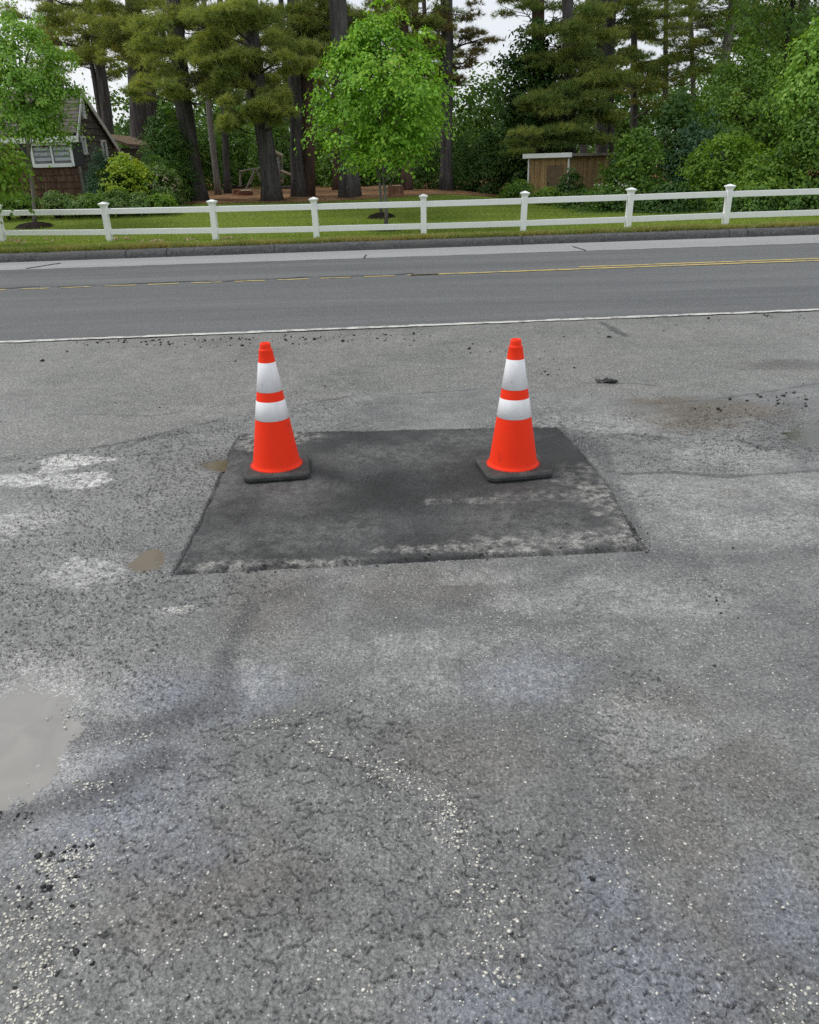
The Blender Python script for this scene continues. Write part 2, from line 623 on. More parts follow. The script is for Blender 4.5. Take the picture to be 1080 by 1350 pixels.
def build_lot():
    ys = [0.62]
    while ys[-1] < 9.3:
        ys.append(ys[-1] + 0.0025 * max(1.0, ys[-1] / 1.5))
    back = [0.62 - 0.01 * 1.6 ** k for k in range(1, 16)]
    ys = np.array(back[::-1] + ys)
    nd = 1200
    u = np.linspace(-1, 1, nd)
    ext = 1 + 0.004 * 1.33 ** np.arange(1, 30)
    u = np.concatenate([-ext[::-1], u, ext])
    hx = 0.52 + 0.66 * np.maximum(ys, 0.6)
    X = u[None, :] * hx[:, None]
    Y = np.repeat(ys[:, None], len(u), 1)
    # last rows follow the edge of the road, clamp
    ymax = Y_white(X) + 0.02
    Y = np.minimum(Y, ymax)
    x, y = X.ravel(), Y.ravel()
    h, at_ = lot_fields(x, y)
    h = np.where(np.abs(x) > 12, 0, h)
    V = np.stack([x, y, h], 1)
    R, C = X.shape
    idx = np.arange(R * C).reshape(R, C)
    Fq = np.stack([idx[:-1, :-1], idx[:-1, 1:], idx[1:, 1:], idx[1:, :-1]], -1).reshape(-1, 4)
    dy = (V[Fq[:, 3], 1] - V[Fq[:, 0], 1] > 1e-6) | (V[Fq[:, 2], 1] - V[Fq[:, 1], 1] > 1e-6)
    Fq = Fq[dy]
    b = NB('weathered_asphalt')
    old = b.attr('old')
    big = b.noise(1.6, 5, .6)
    mid = b.noise(9, 4, .6)
    fine = b.noise(110, 3, .6)
    grain = b.noise(420, 2, .6)
    base = b.ramp(big, [(.30, (.118, .121, .122)), (.5, (.168, .170, .168)), (.72, (.225, .226, .220))])
    nb = b.ramp(big, [(.3, (.145, .145, .139)), (.7, (.190, .189, .181))])
    c = b.mix(old, nb, base)
    c = b.mix(b.math('MULTIPLY', b.attr('blue'), .60), c, (.185, .205, .262))
    c = b.mix(b.math('MULTIPLY', b.attr('brown'), .75), c, (.115, .094, .070))
    pn = b.math('MULTIPLY', b.attr('pale'), b.rng(b.noise(24, 4, .65), .30, .62), True)
    c = b.mix(pn, c, (.52, .52, .505))
    c = b.mix(b.math('MULTIPLY', b.attr('silt'), .75), c, (.36, .355, .345))
    c = b.mix(b.math('MULTIPLY', b.attr('dark'), .85), c, (.045, .046, .05))
    c = b.mix(1.0, c, b.ramp(mid, [(.25, (.80, .80, .80)), (.75, (1.2, 1.2, 1.19))]), 'MULTIPLY')
    c = b.mix(1.0, c, b.ramp(fine, [(.28, (.52, .52, .53)), (.5, (1.0, 1.0, 1.0)), (.75, (1.55, 1.55, 1.52))]), 'MULTIPLY')
    c = b.mix(1.0, c, b.ramp(grain, [(.3, (.72, .72, .72)), (.7, (1.28, 1.28, 1.28))]), 'MULTIPLY')
    # pale stone chips showing in the binder
    vcol = b.voro(140, 'Color')
    sep = b.n('ShaderNodeSeparateColor')
    b.put(sep.inputs[0], vcol)
    chip = b.math('MULTIPLY', b.rng(sep.outputs[0], .90, .93), b.rng(b.voro(140), .40, .26))
    chip = b.math('MULTIPLY', chip, b.rng(b.noise(2.2, 3), .35, .65, .25, 1.0))
    c = b.mix(b.math('MULTIPLY', chip, .9), c, (.62, .61, .57))
    vcol2 = b.voro(95, 'Color')
    sep2 = b.n('ShaderNodeSeparateColor')
    b.put(sep2.inputs[0], vcol2)
    hole = b.math('MULTIPLY', b.rng(sep2.outputs[1], .90, .94), b.rng(b.voro(95), .42, .25))
    c = b.mix(b.math('MULTIPLY', hole, .75), c, (.03, .03, .032))
    c = b.mix(b.math('MULTIPLY', b.attr('broken'), .75), c, (.030, .030, .032))   # shade under the lips painted into the colour, over dark fresh binder
    hgt = b.math('ADD', b.math('MULTIPLY', fine, .7), b.math('MULTIPLY', grain, .3))
    hgt = b.math('SUBTRACT', hgt, b.math('MULTIPLY', b.voro(120), .8))
    nrm = b.bump(hgt, .0042, .85)
    pk = b.n('ShaderNodeSeparateColor')
    b.put(pk.inputs[0], b.voro(120, 'Color'))
    c = b.mix(b.rng(old, 0, 1, .8, .42), c, b.ramp(pk.outputs[2], [(0, (.62, .62, .63)), (.5, (.98, .98, .98)), (.85, (1.22, 1.22, 1.2)), (1, (1.6, 1.58, 1.52))]), 'MULTIPLY')
    sp = b.noise(52, 2, .7)
    c = b.mix(b.rng(old, 0, 1, 1.0, .45), c, b.ramp(sp, [(.30, (.58, .58, .58)), (.5, (1, 1, 1)), (.70, (1.55, 1.55, 1.52))]), 'MULTIPLY')
    damp = b.rng(b.noise(1.1, 4, .6), .38, .62, .70, .30)
    rough = b.math('SUBTRACT', damp, b.math('MULTIPLY', b.attr('silt'), .15))
    m = b.princ(c, rough, nrm, .5)
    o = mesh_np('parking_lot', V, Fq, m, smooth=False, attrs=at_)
    tag(o, kind='structure')


build_lot()


# ------------------------------------------------------------------ fresh patch
def build_patch():
    P = np.array(PATCH)
    x0, y0 = P.min(0) - .02
    x1, y1 = P.max(0) + .02
    st = 0.0065
    xs = np.arange(x0, x1, st)
    ys = np.arange(y0, y1, st)
    X, Y = np.meshgrid(xs, ys)
    x, y = X.ravel(), Y.ravel()
    # ragged edge
    xx = x + 0.030 * (fbm(x * 13, y * 13, 4, 3) - .5) + .03 * (fbm(x * 2.5, y * 2.5, 2, 33) - .5)
    yy = y + 0.030 * (fbm(x * 13, y * 13, 4, 8) - .5) + .03 * (fbm(x * 2.5, y * 2.5, 2, 38) - .5)
    ins = inpoly(xx, yy, PATCH)
    d = poly_dist(xx, yy, PATCH + [PATCH[0]])
    d = np.where(ins, d, -d)
    top = 0.006 + 0.004 * (fbm(x * 2, y * 2, 2, 4) - .5)
    gr = fbm(x * 70, y * 70, 2, 6)
    coarse = ss((fbm(x * 2.5, y * 2.5, 3, 15) - .38) / .2)
    z = top + (0.0070 * (gr - .5) + 0.004 * (vn(x * 150, y * 150, 9) - .5)) * (.4 + .9 * coarse)
    z = z - 0.02 * ss(1 - d / 0.020)
    pale = np.zeros(x.shape)
    for a in [(362, 577, 58, 10, 1.5, .5, 1), (335, 582, 26, 11, 2, .5, 2), (300, 747, 60, 6, 1.2, .7, 3), (420, 742, 60, 5, 1.2, .7, 4), (660, 722, 75, 11, 1, .8, 5), (770, 712, 80, 10, 1, .8, 6),
              (830, 705, 22, 18, 1, .8, 7), (790, 655, 22, 22, 1, .8, 8), (740, 632, 40, 9, .6, 1.0, 9), (720, 655, 50, 8, .6, 1.0, 10), (575, 662, 16, 4, 1, .8, 11), (640, 660, 30, 6, .9, .8, 12),
              (790, 575, 20, 5, 1.2, .6, 13), (560, 725, 60, 5, .9, .8, 14), (775, 622, 26, 8, .7, 1.0, 15)]:
        pale = np.maximum(pale, (.55 if 600 < a[0] < 780 and a[1] < 690 or a[0] == 575 else .9) * blob(x, y, *a))
    dust = np.zeros(x.shape)
    for a in [(380, 650, 60, 20, .7, .7, 21), (520, 600, 80, 14, .6, .7, 22), (420, 705, 110, 25, .6, .7, 23), (700, 690, 120, 30, .6, .7, 24), (300, 720, 60, 25, .7, .7, 25), (620, 580, 60, 10, .7, .7, 26), (290, 640, 30, 40, .7, .7, 27)]:
        dust = np.maximum(dust, blob(x, y, *a))
    R, C = X.shape
    idx = np.arange(R * C).reshape(R, C)
    Fq = np.stack([idx[:-1, :-1], idx[:-1, 1:], idx[1:, 1:], idx[1:, :-1]], -1).reshape(-1, 4)
    Fq = Fq[ins[Fq].any(1)]
    used = np.unique(Fq)
    rm = np.full(R * C, -1)
    rm[used] = np.arange(len(used))
    V = np.stack([x, y, z], 1)[used]
    b = NB('fresh_asphalt')
    big = b.noise(2.2, 4, .6)
    fine = b.noise(120, 3, .6)
    c = b.ramp(big, [(.3, (.015, .0155, .0158)), (.5, (.029, .030, .0305)), (.72, (.060, .062, .062))])
    c = b.mix(b.math('MULTIPLY', b.attr('dust'), b.rng(b.noise(16, 5, .7), .3, .7, .2, .9)), c, (.125, .126, .124))
    pn = b.math('MULTIPLY', b.attr('pale'), b.rng(b.noise(17, 7, .78), .40, .66), True)
    c = b.mix(b.math('MULTIPLY', pn, .8), c, (.40, .39, .36))
    c = b.mix(1.0, c, b.ramp(fine, [(.28, (.45, .45, .46)), (.5, (1, 1, 1)), (.75, (1.75, 1.75, 1.75))]), 'MULTIPLY')
    vs = b.n('ShaderNodeSeparateColor')
    b.put(vs.inputs[0], b.voro(150, 'Color'))
    chip = b.math('MULTIPLY', b.rng(vs.outputs[0], .95, .98), b.rng(b.voro(150), .36, .2))
    c = b.mix(b.math('MULTIPLY', chip, .6), c, (.30, .30, .29))
    nrm = b.bump(b.math('ADD', fine, b.math('MULTIPLY', b.noise(380, 2), .5)), .004, 1.0)
    m = b.princ(c, .72, nrm, .4)
    o = mesh_np('asphalt_patch', V, rm[Fq], m, smooth=True, attrs=dict(pale=pale[used], dust=dust[used]))
    tag(o, kind='structure')


build_patch()

# ------------------------------------------------------------------ puddles
def water(name, col, rough, alpha=1.0):
    b = NB(name)
    n1 = b.noise(3.5, 4, .6, dist=1.5)
    c = b.ramp(n1, [(.3, tuple(k * .86 for k in col)), (.7, tuple(k * 1.1 for k in col))])
    nrm = b.bump(b.noise(9, 2), .0012, .5)
    return b.princ(c, rough, nrm, .5)


WM = dict(silt=water('silty_water', (.258, .248, .230), .08), olive=water('olive_water', (.032, .030, .013), .05), mud=water('muddy_water', (.105, .080, .043), .08))
for i, ((px, py, rx, ry), dep, key) in enumerate(BASINS):
    c = at(px, py)
    a = abs(at(px + rx, py)[0] - c[0])
    bb = abs(at(px, py - ry)[1] - c[1])
    n = 40
    V = [(c[0], c[1], 0)]
    for k in range(n):
        g = 2 * math.pi * k / n
        V.append((c[0] + 1.28 * a * math.cos(g), c[1] + 1.28 * bb * math.sin(g), 0))
    V = [(x, y, -dep * .72) for x, y, z in V]
    o = mesh_np('puddle', V, [(0, k + 1, (k + 1) % n + 1) for k in range(n)], WM[key])
    tag(o, kind='structure')

# ------------------------------------------------------------------ road, gutter, kerb, markings
XS = np.concatenate([np.linspace(-80, -14, 12), np.linspace(-12, 12, 121), np.linspace(14, 80, 12)])


def strip(name, ya, yb, z, m, rows=2, xs=XS, wob=0.0, kind='structure', smooth=False):
    V = []
    R = rows
    for j in range(R):
        t = j / (R - 1)
        for x in xs:
            yy = ya(x) * (1 - t) + yb(x) * t
            e = wob * (float(vn(np.array([x * 9.0]), np.array([j * 7.0]), 2)[0]) - .5) if j in (0, R - 1) else 0
            V.append((x, yy + e, z(t) if callable(z) else z))
    n = len(xs)
    Fq = [(j * n + i, j * n + i + 1, (j + 1) * n + i + 1, (j + 1) * n + i) for j in range(R - 1) for i in range(n - 1)]
    o = mesh_np(name, V, Fq, m, smooth=smooth)
    if kind:
        tag(o, kind=kind)
    return o


def asphalt_road(name, lo, hi, scale=55):
    b = NB(name)
    big = b.noise(.8, 5, .68, v=b.mapv((.12, 1.5, 1)))
    sp = b.noise(scale, 2, .7)
    sp2 = b.noise(scale * 3, 2, .6)
    c = b.ramp(big, [(.3, lo), (.7, hi)])
    c = b.mix(1.0, c, b.ramp(sp, [(.3, (.70, .70, .70)), (.55, (1, 1, 1)), (.75, (1.55, 1.55, 1.52))]), 'MULTIPLY')
    c = b.mix(1.0, c, b.ramp(sp2, [(.3, (.75, .75, .75)), (.7, (1.25, 1.25, 1.25))]), 'MULTIPLY')
    vs = b.n('ShaderNodeSeparateColor')
    b.put(vs.inputs[0], b.voro(45, 'Color'))
    chip = b.math('MULTIPLY', b.rng(vs.outputs[0], .94, .97), b.rng(b.voro(45), .36, .2))
    c = b.mix(b.math('MULTIPLY', chip, .5), c, (.5, .5, .48))
    nrm = b.bump(b.math('ADD', sp, sp2), .006, .8)
    return b.princ(c, .8, nrm, .35)


road_m = asphalt_road('road_asphalt', (.092, .096, .100), (.150, .154, .157))
strip('road', lambda x: Y_white(x) - .02, lambda x: Y_gut(x) + .03, .004, road_m, 3)
gut_m = asphalt_road('gutter_concrete', (.27, .275, .28), (.34, .345, .35), 70)
strip('gutter_pavement', Y_gut, lambda x: Y_kerb(x) + .10, .008, gut_m, 3, wob=.03)


def paint(name, col, under, wear):
    b = NB(name)
    f = b.rng(b.noise(7, 5, .72), wear - .10, wear + .08)
    d = b.noise(60, 3, .6)
    c = b.mix(f, col, under)
    c = b.mix(1.0, c, b.ramp(d, [(.3, (.78, .78, .78)), (.7, (1.12, 1.12, 1.12))]), 'MULTIPLY')
    return b.princ(c, .75, b.bump(d, .003), .3)


XF = np.linspace(-30, 30, 1200)
strip('edge_line', lambda x: Y_white(x) - .045, lambda x: Y_white(x) + .05, .0095, paint('worn_white_paint', (.55, .55, .51), (.22, .22, .21), .56), 2, XF, wob=.035)
ymw = paint('faded_yellow_paint', (.46, .37, .15), (.15, .15, .14), .58)
ym = paint('worn_yellow_paint', (.52, .40, .13), (.17, .16, .13), .60)


def xpix(px, line):
    xs = np.linspace(-12, 14, 4000)
    # x whose point on the line is seen in column px
    d = np.array([xs, line(xs), np.zeros_like(xs) - CAMH])
    q = RMn.T @ d
    return float(np.interp(px, 540 + F * q[0] / -q[2], xs))


def yel(x0, x1, off, wdt=.10, m=None):
    xs = np.linspace(x0, x1, max(4, int((x1 - x0) * 14)))
    strip('centre_line', lambda x: Y_yel(x) + off - wdt / 2, lambda x: Y_yel(x) + off + wdt / 2, .0095, m or ym, 2, xs, wob=.025)


p = -58
while p < 540:
    yel(xpix(p + 25, Y_yel), xpix(p + 66, Y_yel), 0, .085, ymw)
    p += 57
yel(xpix(542, Y_yel), xpix(1400, Y_yel), 0, .10)
yel(xpix(768, Y_yel), xpix(1400, Y_yel), .24, .10)
yel(-25, xpix(-30, Y_yel), 0, .085)
crm = simple('crack_filler', (.045, .046, .05), .7, .3, 20)
xs = np.linspace(-14, xpix(545, Y_yel), 260)
strip('crack_seam', lambda x: Y_yel(x) + .13 + .05 * math.sin(x * 3.1) + .03 * math.sin(x * 7.7), lambda x: Y_yel(x) + .19 + .05 * math.sin(x * 3.1) + .03 * math.sin(x * 7.7 + 1), .0085, crm, 2, xs, wob=.08)
xs = np.linspace(xpix(545, Y_yel), 14, 200)
strip('crack_seam', lambda x: Y_yel(x) - .09, lambda x: Y_yel(x) - .065, .0085, crm, 2, xs, wob=.03)
# short diagonal cracks across the gutter strip
for (a, c2) in (((35, 354), (80, 347)), ((755, 325), (772, 330)), ((480, 340), (483, 336))):
    A, B = at(*a, .012), at(*c2, .012)
    mb = MB()
    mb.tube([A + (B - A) * t + np.array([0, random.gauss(0, .02), 0]) for t in np.linspace(0, 1, 9)], [.012] * 9, 5)
    tag(mb.build('pavement_crack', crm), kind='structure')

# kerb: rough dark stones with open joints
kb = NB('kerb_stone')
kc = kb.ramp(kb.noise(18, 5, .65), [(.28, (.045, .046, .048)), (.5, (.085, .086, .088)), (.75, (.16, .16, .158))])
kc = kb.mix(kb.rng(kb.noise(1.3, 3), .4, .7), kc, (.105, .104, .10))
KM = kb.princ(kc, .85, kb.bump(kb.noise(30, 5, .7), .03), .3)
prof = [(0.0, -.03), (0.012, .06), (0.035, .115), (0.075, .142), (0.16, .15), (0.42, .152), (0.42, -.03)]
joints = sorted([xpix(q, Y_kerb) for q in (166, 220, 962, 986)] + [-40, -22, -15.2, -11.8, -2.5, 2.4, 14.5, 20, 30, 45])
V, Fq = [], []
for a, c2 in zip(joints[:-1], joints[1:]):
    nseg = max(2, int((c2 - a) / .12))
    st = len(V)
    for i in range(nseg + 1):
        x = a + .012 + (c2 - a - .024) * i / nseg
        for dy, z in prof:
            jy = .018 * (float(vn(np.array([x * 5.]), np.array([z * 30.]), 4)[0]) - .5)
            jz = .014 * (float(vn(np.array([x * 4.]), np.array([dy * 30.]), 5)[0]) - .5)
            V.append((x, Y_kerb(x) + dy + jy, z + jz))
    k = len(prof)
    for i in range(nseg):
        for j in range(k - 1):
            Fq.append((st + i * k + j, st + (i + 1) * k + j, st + (i + 1) * k + j + 1, st + i * k + j + 1))
o = mesh_np('kerb', V, Fq, KM, smooth=False)
tag(o, kind='structure')

# ------------------------------------------------------------------ lawn and pine needle ground
lx = np.concatenate([np.linspace(-90, -24, 20), np.linspace(-23, 23, 160), np.linspace(24, 90, 20)])
lt = np.concatenate([np.linspace(.33, 5, 24), np.linspace(5.3, 24, 60), np.linspace(26, 130, 20)])
X, T = np.meshgrid(lx, lt)
Yg = Y_kerb(X) + T
Z = gz(X, Yg)
R, C = X.shape
idx = np.arange(R * C).reshape(R, C)
Fq = np.stack([idx[:-1, :-1], idx[:-1, 1:], idx[1:, 1:], idx[1:, :-1]], -1).reshape(-1, 4)
b = NB('lawn_turf')
f1 = b.noise(1.3, 4, .6)
f2 = b.noise(.7, 3, .6, v=b.mapv((.12, 2.2, 1)))
c = b.ramp(f2, [(.3, (.115, .170, .024)), (.55, (.165, .230, .034)), (.75, (.225, .28, .05))])
c = b.mix(b.rng(f1, .45, .75, 0, .5), c, (.17, .18, .055))
c = b.mix(1.0, c, b.ramp(b.noise(45, 3, .7), [(.3, (.65, .65, .6)), (.7, (1.3, 1.3, 1.2))]), 'MULTIPLY')
LM = b.princ(c, .9, b.bump(b.noise(60, 3), .03), .15)
tag(mesh_np('lawn', np.stack([X.ravel(), Yg.ravel(), Z.ravel()], 1), Fq, LM, smooth=True), kind='structure')

YB = lambda x: np.interp(x, [-60, -24, -16, -12, -9.0, -7, -2.5, 0, 2.2, 4.0, 6, 9, 14, 30, 60], [34, 34, 33, 31.5, 30.0, 28.6, 28.4, 29.0, 31, 33.5, 36, 36, 34, 33, 33])
lx = np.linspace(-60, 60, 400)
lt = np.concatenate([np.linspace(0, 6, 40), np.linspace(6.4, 100, 50)])
X, T = np.meshgrid(lx, lt)
Yg = YB(X) + 1.0 * (fbm(X * .8, T * 0 + X * .1, 3, 6) - .5) + T
Z = gz(X, Yg) + .012 + .05 * fbm(X * 2.5, Yg * 2.5, 3, 8) * ss(T / .7)
R, C = X.shape
idx = np.arange(R * C).reshape(R, C)
Fq = np.stack([idx[:-1, :-1], idx[:-1, 1:], idx[1:, 1:], idx[1:, :-1]], -1).reshape(-1, 4)
b = NB('pine_needle_litter')
c = b.ramp(b.noise(1.5, 5, .65), [(.3, (.12, .065, .035)), (.5, (.26, .145, .075)), (.7, (.36, .215, .12))])
c = b.mix(1.0, c, b.ramp(b.noise(26, 4, .7), [(.3, (.55, .55, .55)), (.7, (1.35, 1.35, 1.35))]), 'MULTIPLY')
NM = b.princ(c, .95, b.bump(b.noise(30, 4, .7), .05), .1)
tag(mesh_np('pine_needle_ground', np.stack([X.ravel(), Yg.ravel(), Z.ravel()], 1), Fq, NM, smooth=True), kind='structure')


# ------------------------------------------------------------------ traffic cones
ORANGE = NB('fluorescent_vinyl')
_c = ORANGE.mix(ORANGE.rng(ORANGE.noise(9, 4, .6), .5, .8, 0, .5), (.98, .040, .008), (.84, .055, .014))
_o = ORANGE.n('ShaderNodeObjectInfo')
_v = ORANGE.n('ShaderNodeVectorMath', operation='ADD')
ORANGE.put(_v.inputs[0], ORANGE.obj())
ORANGE.put(_v.inputs[1], _o.outputs['Location'])
_sc = ORANGE.rng(ORANGE.noise(16, 6, .75, v=ORANGE.mapv((1, 1, .45), (0, 0, 0), _v.outputs[0])), .60, .72)
_c = ORANGE.mix(ORANGE.math('MULTIPLY', _sc, .55), _c, (.30, .035, .018))
ORANGE = ORANGE.princ(_c, .5, None, .2)
REFL = NB('reflective_sheeting')
_st = REFL.noise(30, 3, .6, v=REFL.mapv((1, 1, .12)))
_c = REFL.ramp(_st, [(.3, (.76, .765, .775)), (.6, (.82, .825, .835)), (.8, (.84, .845, .85))])
_sp = REFL.rng(REFL.noise(42, 5, .75), .63, .72)
_c = REFL.mix(_sp, _c, (.36, .34, .33))
REFL = REFL.princ(_c, .38, REFL.bump(REFL.noise(160, 1), .0006), .5)
RUB = NB('black_rubber')
_c = RUB.ramp(RUB.noise(20, 5, .65), [(.3, (.032, .032, .032)), (.6, (.060, .060, .058)), (.8, (.115, .112, .107))])
RUB = RUB.princ(_c, .7, RUB.bump(RUB.noise(150, 3), .003), .35)


def cone(name, label, x, y, rz, tilt=(0, 0)):
    t = thing(name, label, 'traffic cone', (x, y, .011), rz, 'orange traffic cones standing on the patch')
    # square rubber foot with rounded corners
    mb = MB()
    hw, rc = .180, .045
    rings = [(.000, -.006), (.010, 0), (.024, 0), (.033, -.008), (.036, -.020)]
    outl = []
    for cx, cy, a0 in ((1, 1, 0), (-1, 1, 90), (-1, -1, 180), (1, -1, 270)):
        for k in range(7):
            g = math.radians(a0 + 15 * k)
            outl.append((cx, cy, math.cos(g), math.sin(g)))
    n = len(outl)
    for z, ins in rings:
        for cx, cy, ca, sa in outl:
            mb.v.append((cx * (hw - rc) + ca * (rc + ins), cy * (hw - rc) + sa * (rc + ins), z))
    for i in range(len(rings) - 1):
        for k in range(n):
            j = (k + 1) % n
            mb.f.append([i * n + k, i * n + j, (i + 1) * n + j, (i + 1) * n + k])
    mb.f.append([(len(rings) - 1) * n + k for k in range(n)])
    mb.f.append([k for k in range(n - 1, -1, -1)])
    mb.build('rubber_base', RUB, t)
    # hollow tapered body
    R = lambda z: .130 + (.038 - .130) * (z - .05) / (.66 - .05)
    mb = MB()
    pr = [(.139, .034), (.1395, .038), (.1345, .043), (.1305, .052)]
    pr += [(R(z), z) for z in np.linspace(.06, .672, 14)]
    pr += [(.0370, .676), (.0300, .679), (.0296, .686), (.0285, .704), (.0262, .7105), (.0225, .7125), (.0185, .711), (.0180, .69), (.0175, .60)]
    mb.lathe(pr, 56)
    body = mb.build('cone_body', ORANGE, t, smooth=True)
    for z0, z1, kk in ((.306, .408, 0), (.458, .612, 1)):
        mb = MB()
        mb.lathe([(R(z0) + .0004, z0), (R(z0) + .0016, z0 + .001), (R(z1) + .0016, z1 - .001), (R(z1) + .0004, z1)], 56)
        mb.build('reflective_collar', REFL, t, smooth=True)
    # moulded locking studs round the foot of the body
    mb = MB()
    for k in range(46):
        g = 2 * math.pi * k / 46
        mb.box((.1435 * math.cos(g), .1435 * math.sin(g), .037), (.005, .006, .004), g, bev=.001)
    mb.build('locking_studs', ORANGE, t)
    t.rotation_euler = (tilt[0], tilt[1], rz)
    return t


pL, pR = at(366, 622), at(676, 621)
cone('traffic_cone', 'orange traffic cone with two white collars, over the pale corner of the patch', pL[0], pL[1], math.radians(7))
cone('traffic_cone', 'orange traffic cone with two white collars, near the ragged right patch edge', pR[0], pR[1], math.radians(9))

# ------------------------------------------------------------------ loose stones
def rocks(name, P, Sz, m, seed, flat=.6, cols=None):
    r = np.random.default_rng(seed)
    base = np.array([(1, 0, 0), (-1, 0, 0), (0, 1, 0), (0, -1, 0), (0, 0, 1), (0, 0, -.6), (.7, .7, .4), (-.7, .6, .4), (.6, -.7, .3), (-.6, -.7, .4)], float)
    fc = [(0, 6, 4), (6, 2, 4), (2, 7, 4), (7, 1, 4), (1, 9, 4), (9, 3, 4), (3, 8, 4), (8, 0, 4), (0, 5, 6), (6, 5, 2), (2, 5, 7), (7, 5, 1), (1, 5, 9), (9, 5, 3), (3, 5, 8), (8, 5, 0)]
    n = len(P)
    V = base[None] * (1 + .7 * (r.random((n, len(base), 1)) - .5))
    V = V * np.stack([np.ones(n), .5 + .5 * r.random(n), flat * (.6 + .6 * r.random(n))], 1)[:, None]
    g = r.random(n) * 6.28
    ca, sa = np.cos(g), np.sin(g)
    V2 = V.copy()
    V2[:, :, 0] = V[:, :, 0] * ca[:, None] - V[:, :, 1] * sa[:, None]
    V2[:, :, 1] = V[:, :, 0] * sa[:, None] + V[:, :, 1] * ca[:, None]
    V2 = V2 * Sz[:, None, None] + P[:, None]
    F2 = np.array(fc)[None] + (np.arange(n) * len(base))[:, None, None]
    return mesh_np(name, V2.reshape(-1, 3), F2.reshape(-1, 3), m)


rg = np.random.default_rng(5)


def scatter_line(pts, n, spread):
    out = []
    pts = [np.array(g2(*p)) for p in pts]
    n = int(n)
    seg = [np.linalg.norm(b - a) for a, b in zip(pts[:-1], pts[1:])]
    for _ in range(n):
        k = rg.choice(len(seg), p=np.array(seg) / sum(seg))
        t = rg.random()
        p = pts[k] * (1 - t) + pts[k + 1] * t
        out.append(p + rg.normal(0, spread, 2))
    return out


def scatter_blob(px, py, rx, ry, n):
    c = np.array(g2(px, py))
    ax = abs(g2(px + rx, py)[0] - c[0])
    ay = abs(g2(px, py - ry)[1] - c[1])
    return [c + rg.normal(0, 1, 2) * (ax, ay) * .55 for _ in range(n)]


def clump(pts, k=4, s=.02):
    out = []
    for p in pts:
        for _ in range(rg.integers(1, k + 1)):
            out.append(p + rg.normal(0, s, 2))
    return out


light = []
light += clump(scatter_line([(395, 965), (440, 985), (490, 1003), (535, 1035), (560, 1052)], 70, .022), 4, .012)
light += clump(scatter_line([(560, 1052), (590, 1075), (610, 1110)], 55, .035), 5, .012)
light += clump(scatter_line([(600, 1100), (620, 1160), (640, 1210), (650, 1290)], 52, .045), 4, .012)
light += clump(scatter_line([(670, 1100), (690, 1150), (680, 1240)], 14, .03), 3, .01)
light += clump(scatter_blob(45, 1215, 70, 110, 240), 6, .014)
light += clump(scatter_blob(80, 1140, 50, 22, 40), 5, .012)
light += clump(scatter_blob(30, 1330, 60, 60, 60), 5, .012)
light += clump(scatter_blob(110, 1038, 28, 8, 14), 6, .010)
light += clump(scatter_blob(180, 973, 26, 5, 14), 6, .010)
light += clump(scatter_blob(380, 955, 45, 16, 22), 4, .012)
light += clump(scatter_blob(90, 945, 30, 12, 12), 4, .012)
light += clump(scatter_blob(1050, 1330, 40, 40, 25), 4, .012)
light += clump(scatter_blob(600, 1290, 140, 60, 40), 2, .01)
for _ in range(420):
    light.append(np.array([rg.uniform(-2.2, 2.2), rg.uniform(1.0, 4.0)]))
for _ in range(250):
    light.append(np.array([rg.uniform(-1.1, 1.1), rg.uniform(1.0, 2.2)]))
light += clump(scatter_blob(790, 1140, 110, 90, 22), 2, .02)
light += clump(scatter_blob(1045, 555, 25, 12, 22), 3, .03)
light += clump(scatter_blob(235, 803, 22, 4, 20), 3, .012)
L = np.array(light)
keep = ~inpoly(L[:, 0], L[:, 1], PATCH)
L = L[keep]
hh = lot_fields(L[:, 0], L[:, 1])[0]
sz = np.clip(rg.lognormal(-5.72, .42, len(L)), .0014, .0058)
sm = NB('pale_stone')
_c = sm.ramp(sm.island(), [(0, (.40, .38, .33)), (.4, (.60, .58, .51)), (.8, (.72, .70, .63)), (1, (.50, .46, .40))])
o = rocks('gravel', np.stack([L[:, 0], L[:, 1], np.maximum(hh, -.004) + sz * .05], 1), sz, sm.princ(_c, .8, None, .3), 3, .42)
tag(o, kind='stuff')

darks = []
darks += scatter_line([(100, 450), (250, 453), (560, 447)], 110, .12)
darks += scatter_line([(100, 452), (560, 440)], 60, .05)
darks += scatter_line([(560, 470), (760, 440), (1080, 415)], 36, .16)
darks += scatter_blob(700, 470, 45, 25, 18)
darks += clump(scatter_blob(1030, 528, 60, 20, 14), 3, .05)
darks += scatter_blob(1000, 590, 60, 16, 14)
darks += scatter_blob(940, 535, 60, 12, 9)
darks += scatter_blob(950, 795, 30, 14, 10)
darks += clump(scatter_blob(85, 1135, 60, 16, 14), 3, .012)
darks += clump(scatter_blob(40, 1190, 50, 60, 18), 2, .02)
darks += clump(scatter_blob(15, 1075, 30, 20, 14), 2, .02)
darks += scatter_blob(130, 1280, 60, 60, 12)
darks += scatter_blob(190, 760, 30, 12, 10)
for a, c2 in zip(PATCH[:3], PATCH[1:4]):
    for _ in range(34):
        t = rg.random()
        darks.append(np.array(a) * (1 - t) + np.array(c2) * t + rg.normal(0, .022, 2))
for _ in range(60):
    darks.append(np.array([rg.uniform(-4.2, 4.2), rg.uniform(1.2, 8.2)]))
D = np.array(darks)
sz = np.clip(rg.lognormal(-5.0, .45, len(D)), .0025, .016) * np.where(D[:, 1] > 5, 1.3, .62)
hh = lot_fields(D[:, 0], D[:, 1])[0]
hh = np.where(inpoly(D[:, 0], D[:, 1], PATCH), .006, hh)
dm = NB('loose_tar_stone')
_c = dm.ramp(dm.island(), [(0, (.016, .016, .017)), (.7, (.04, .04, .041)), (1, (.10, .095, .09))])
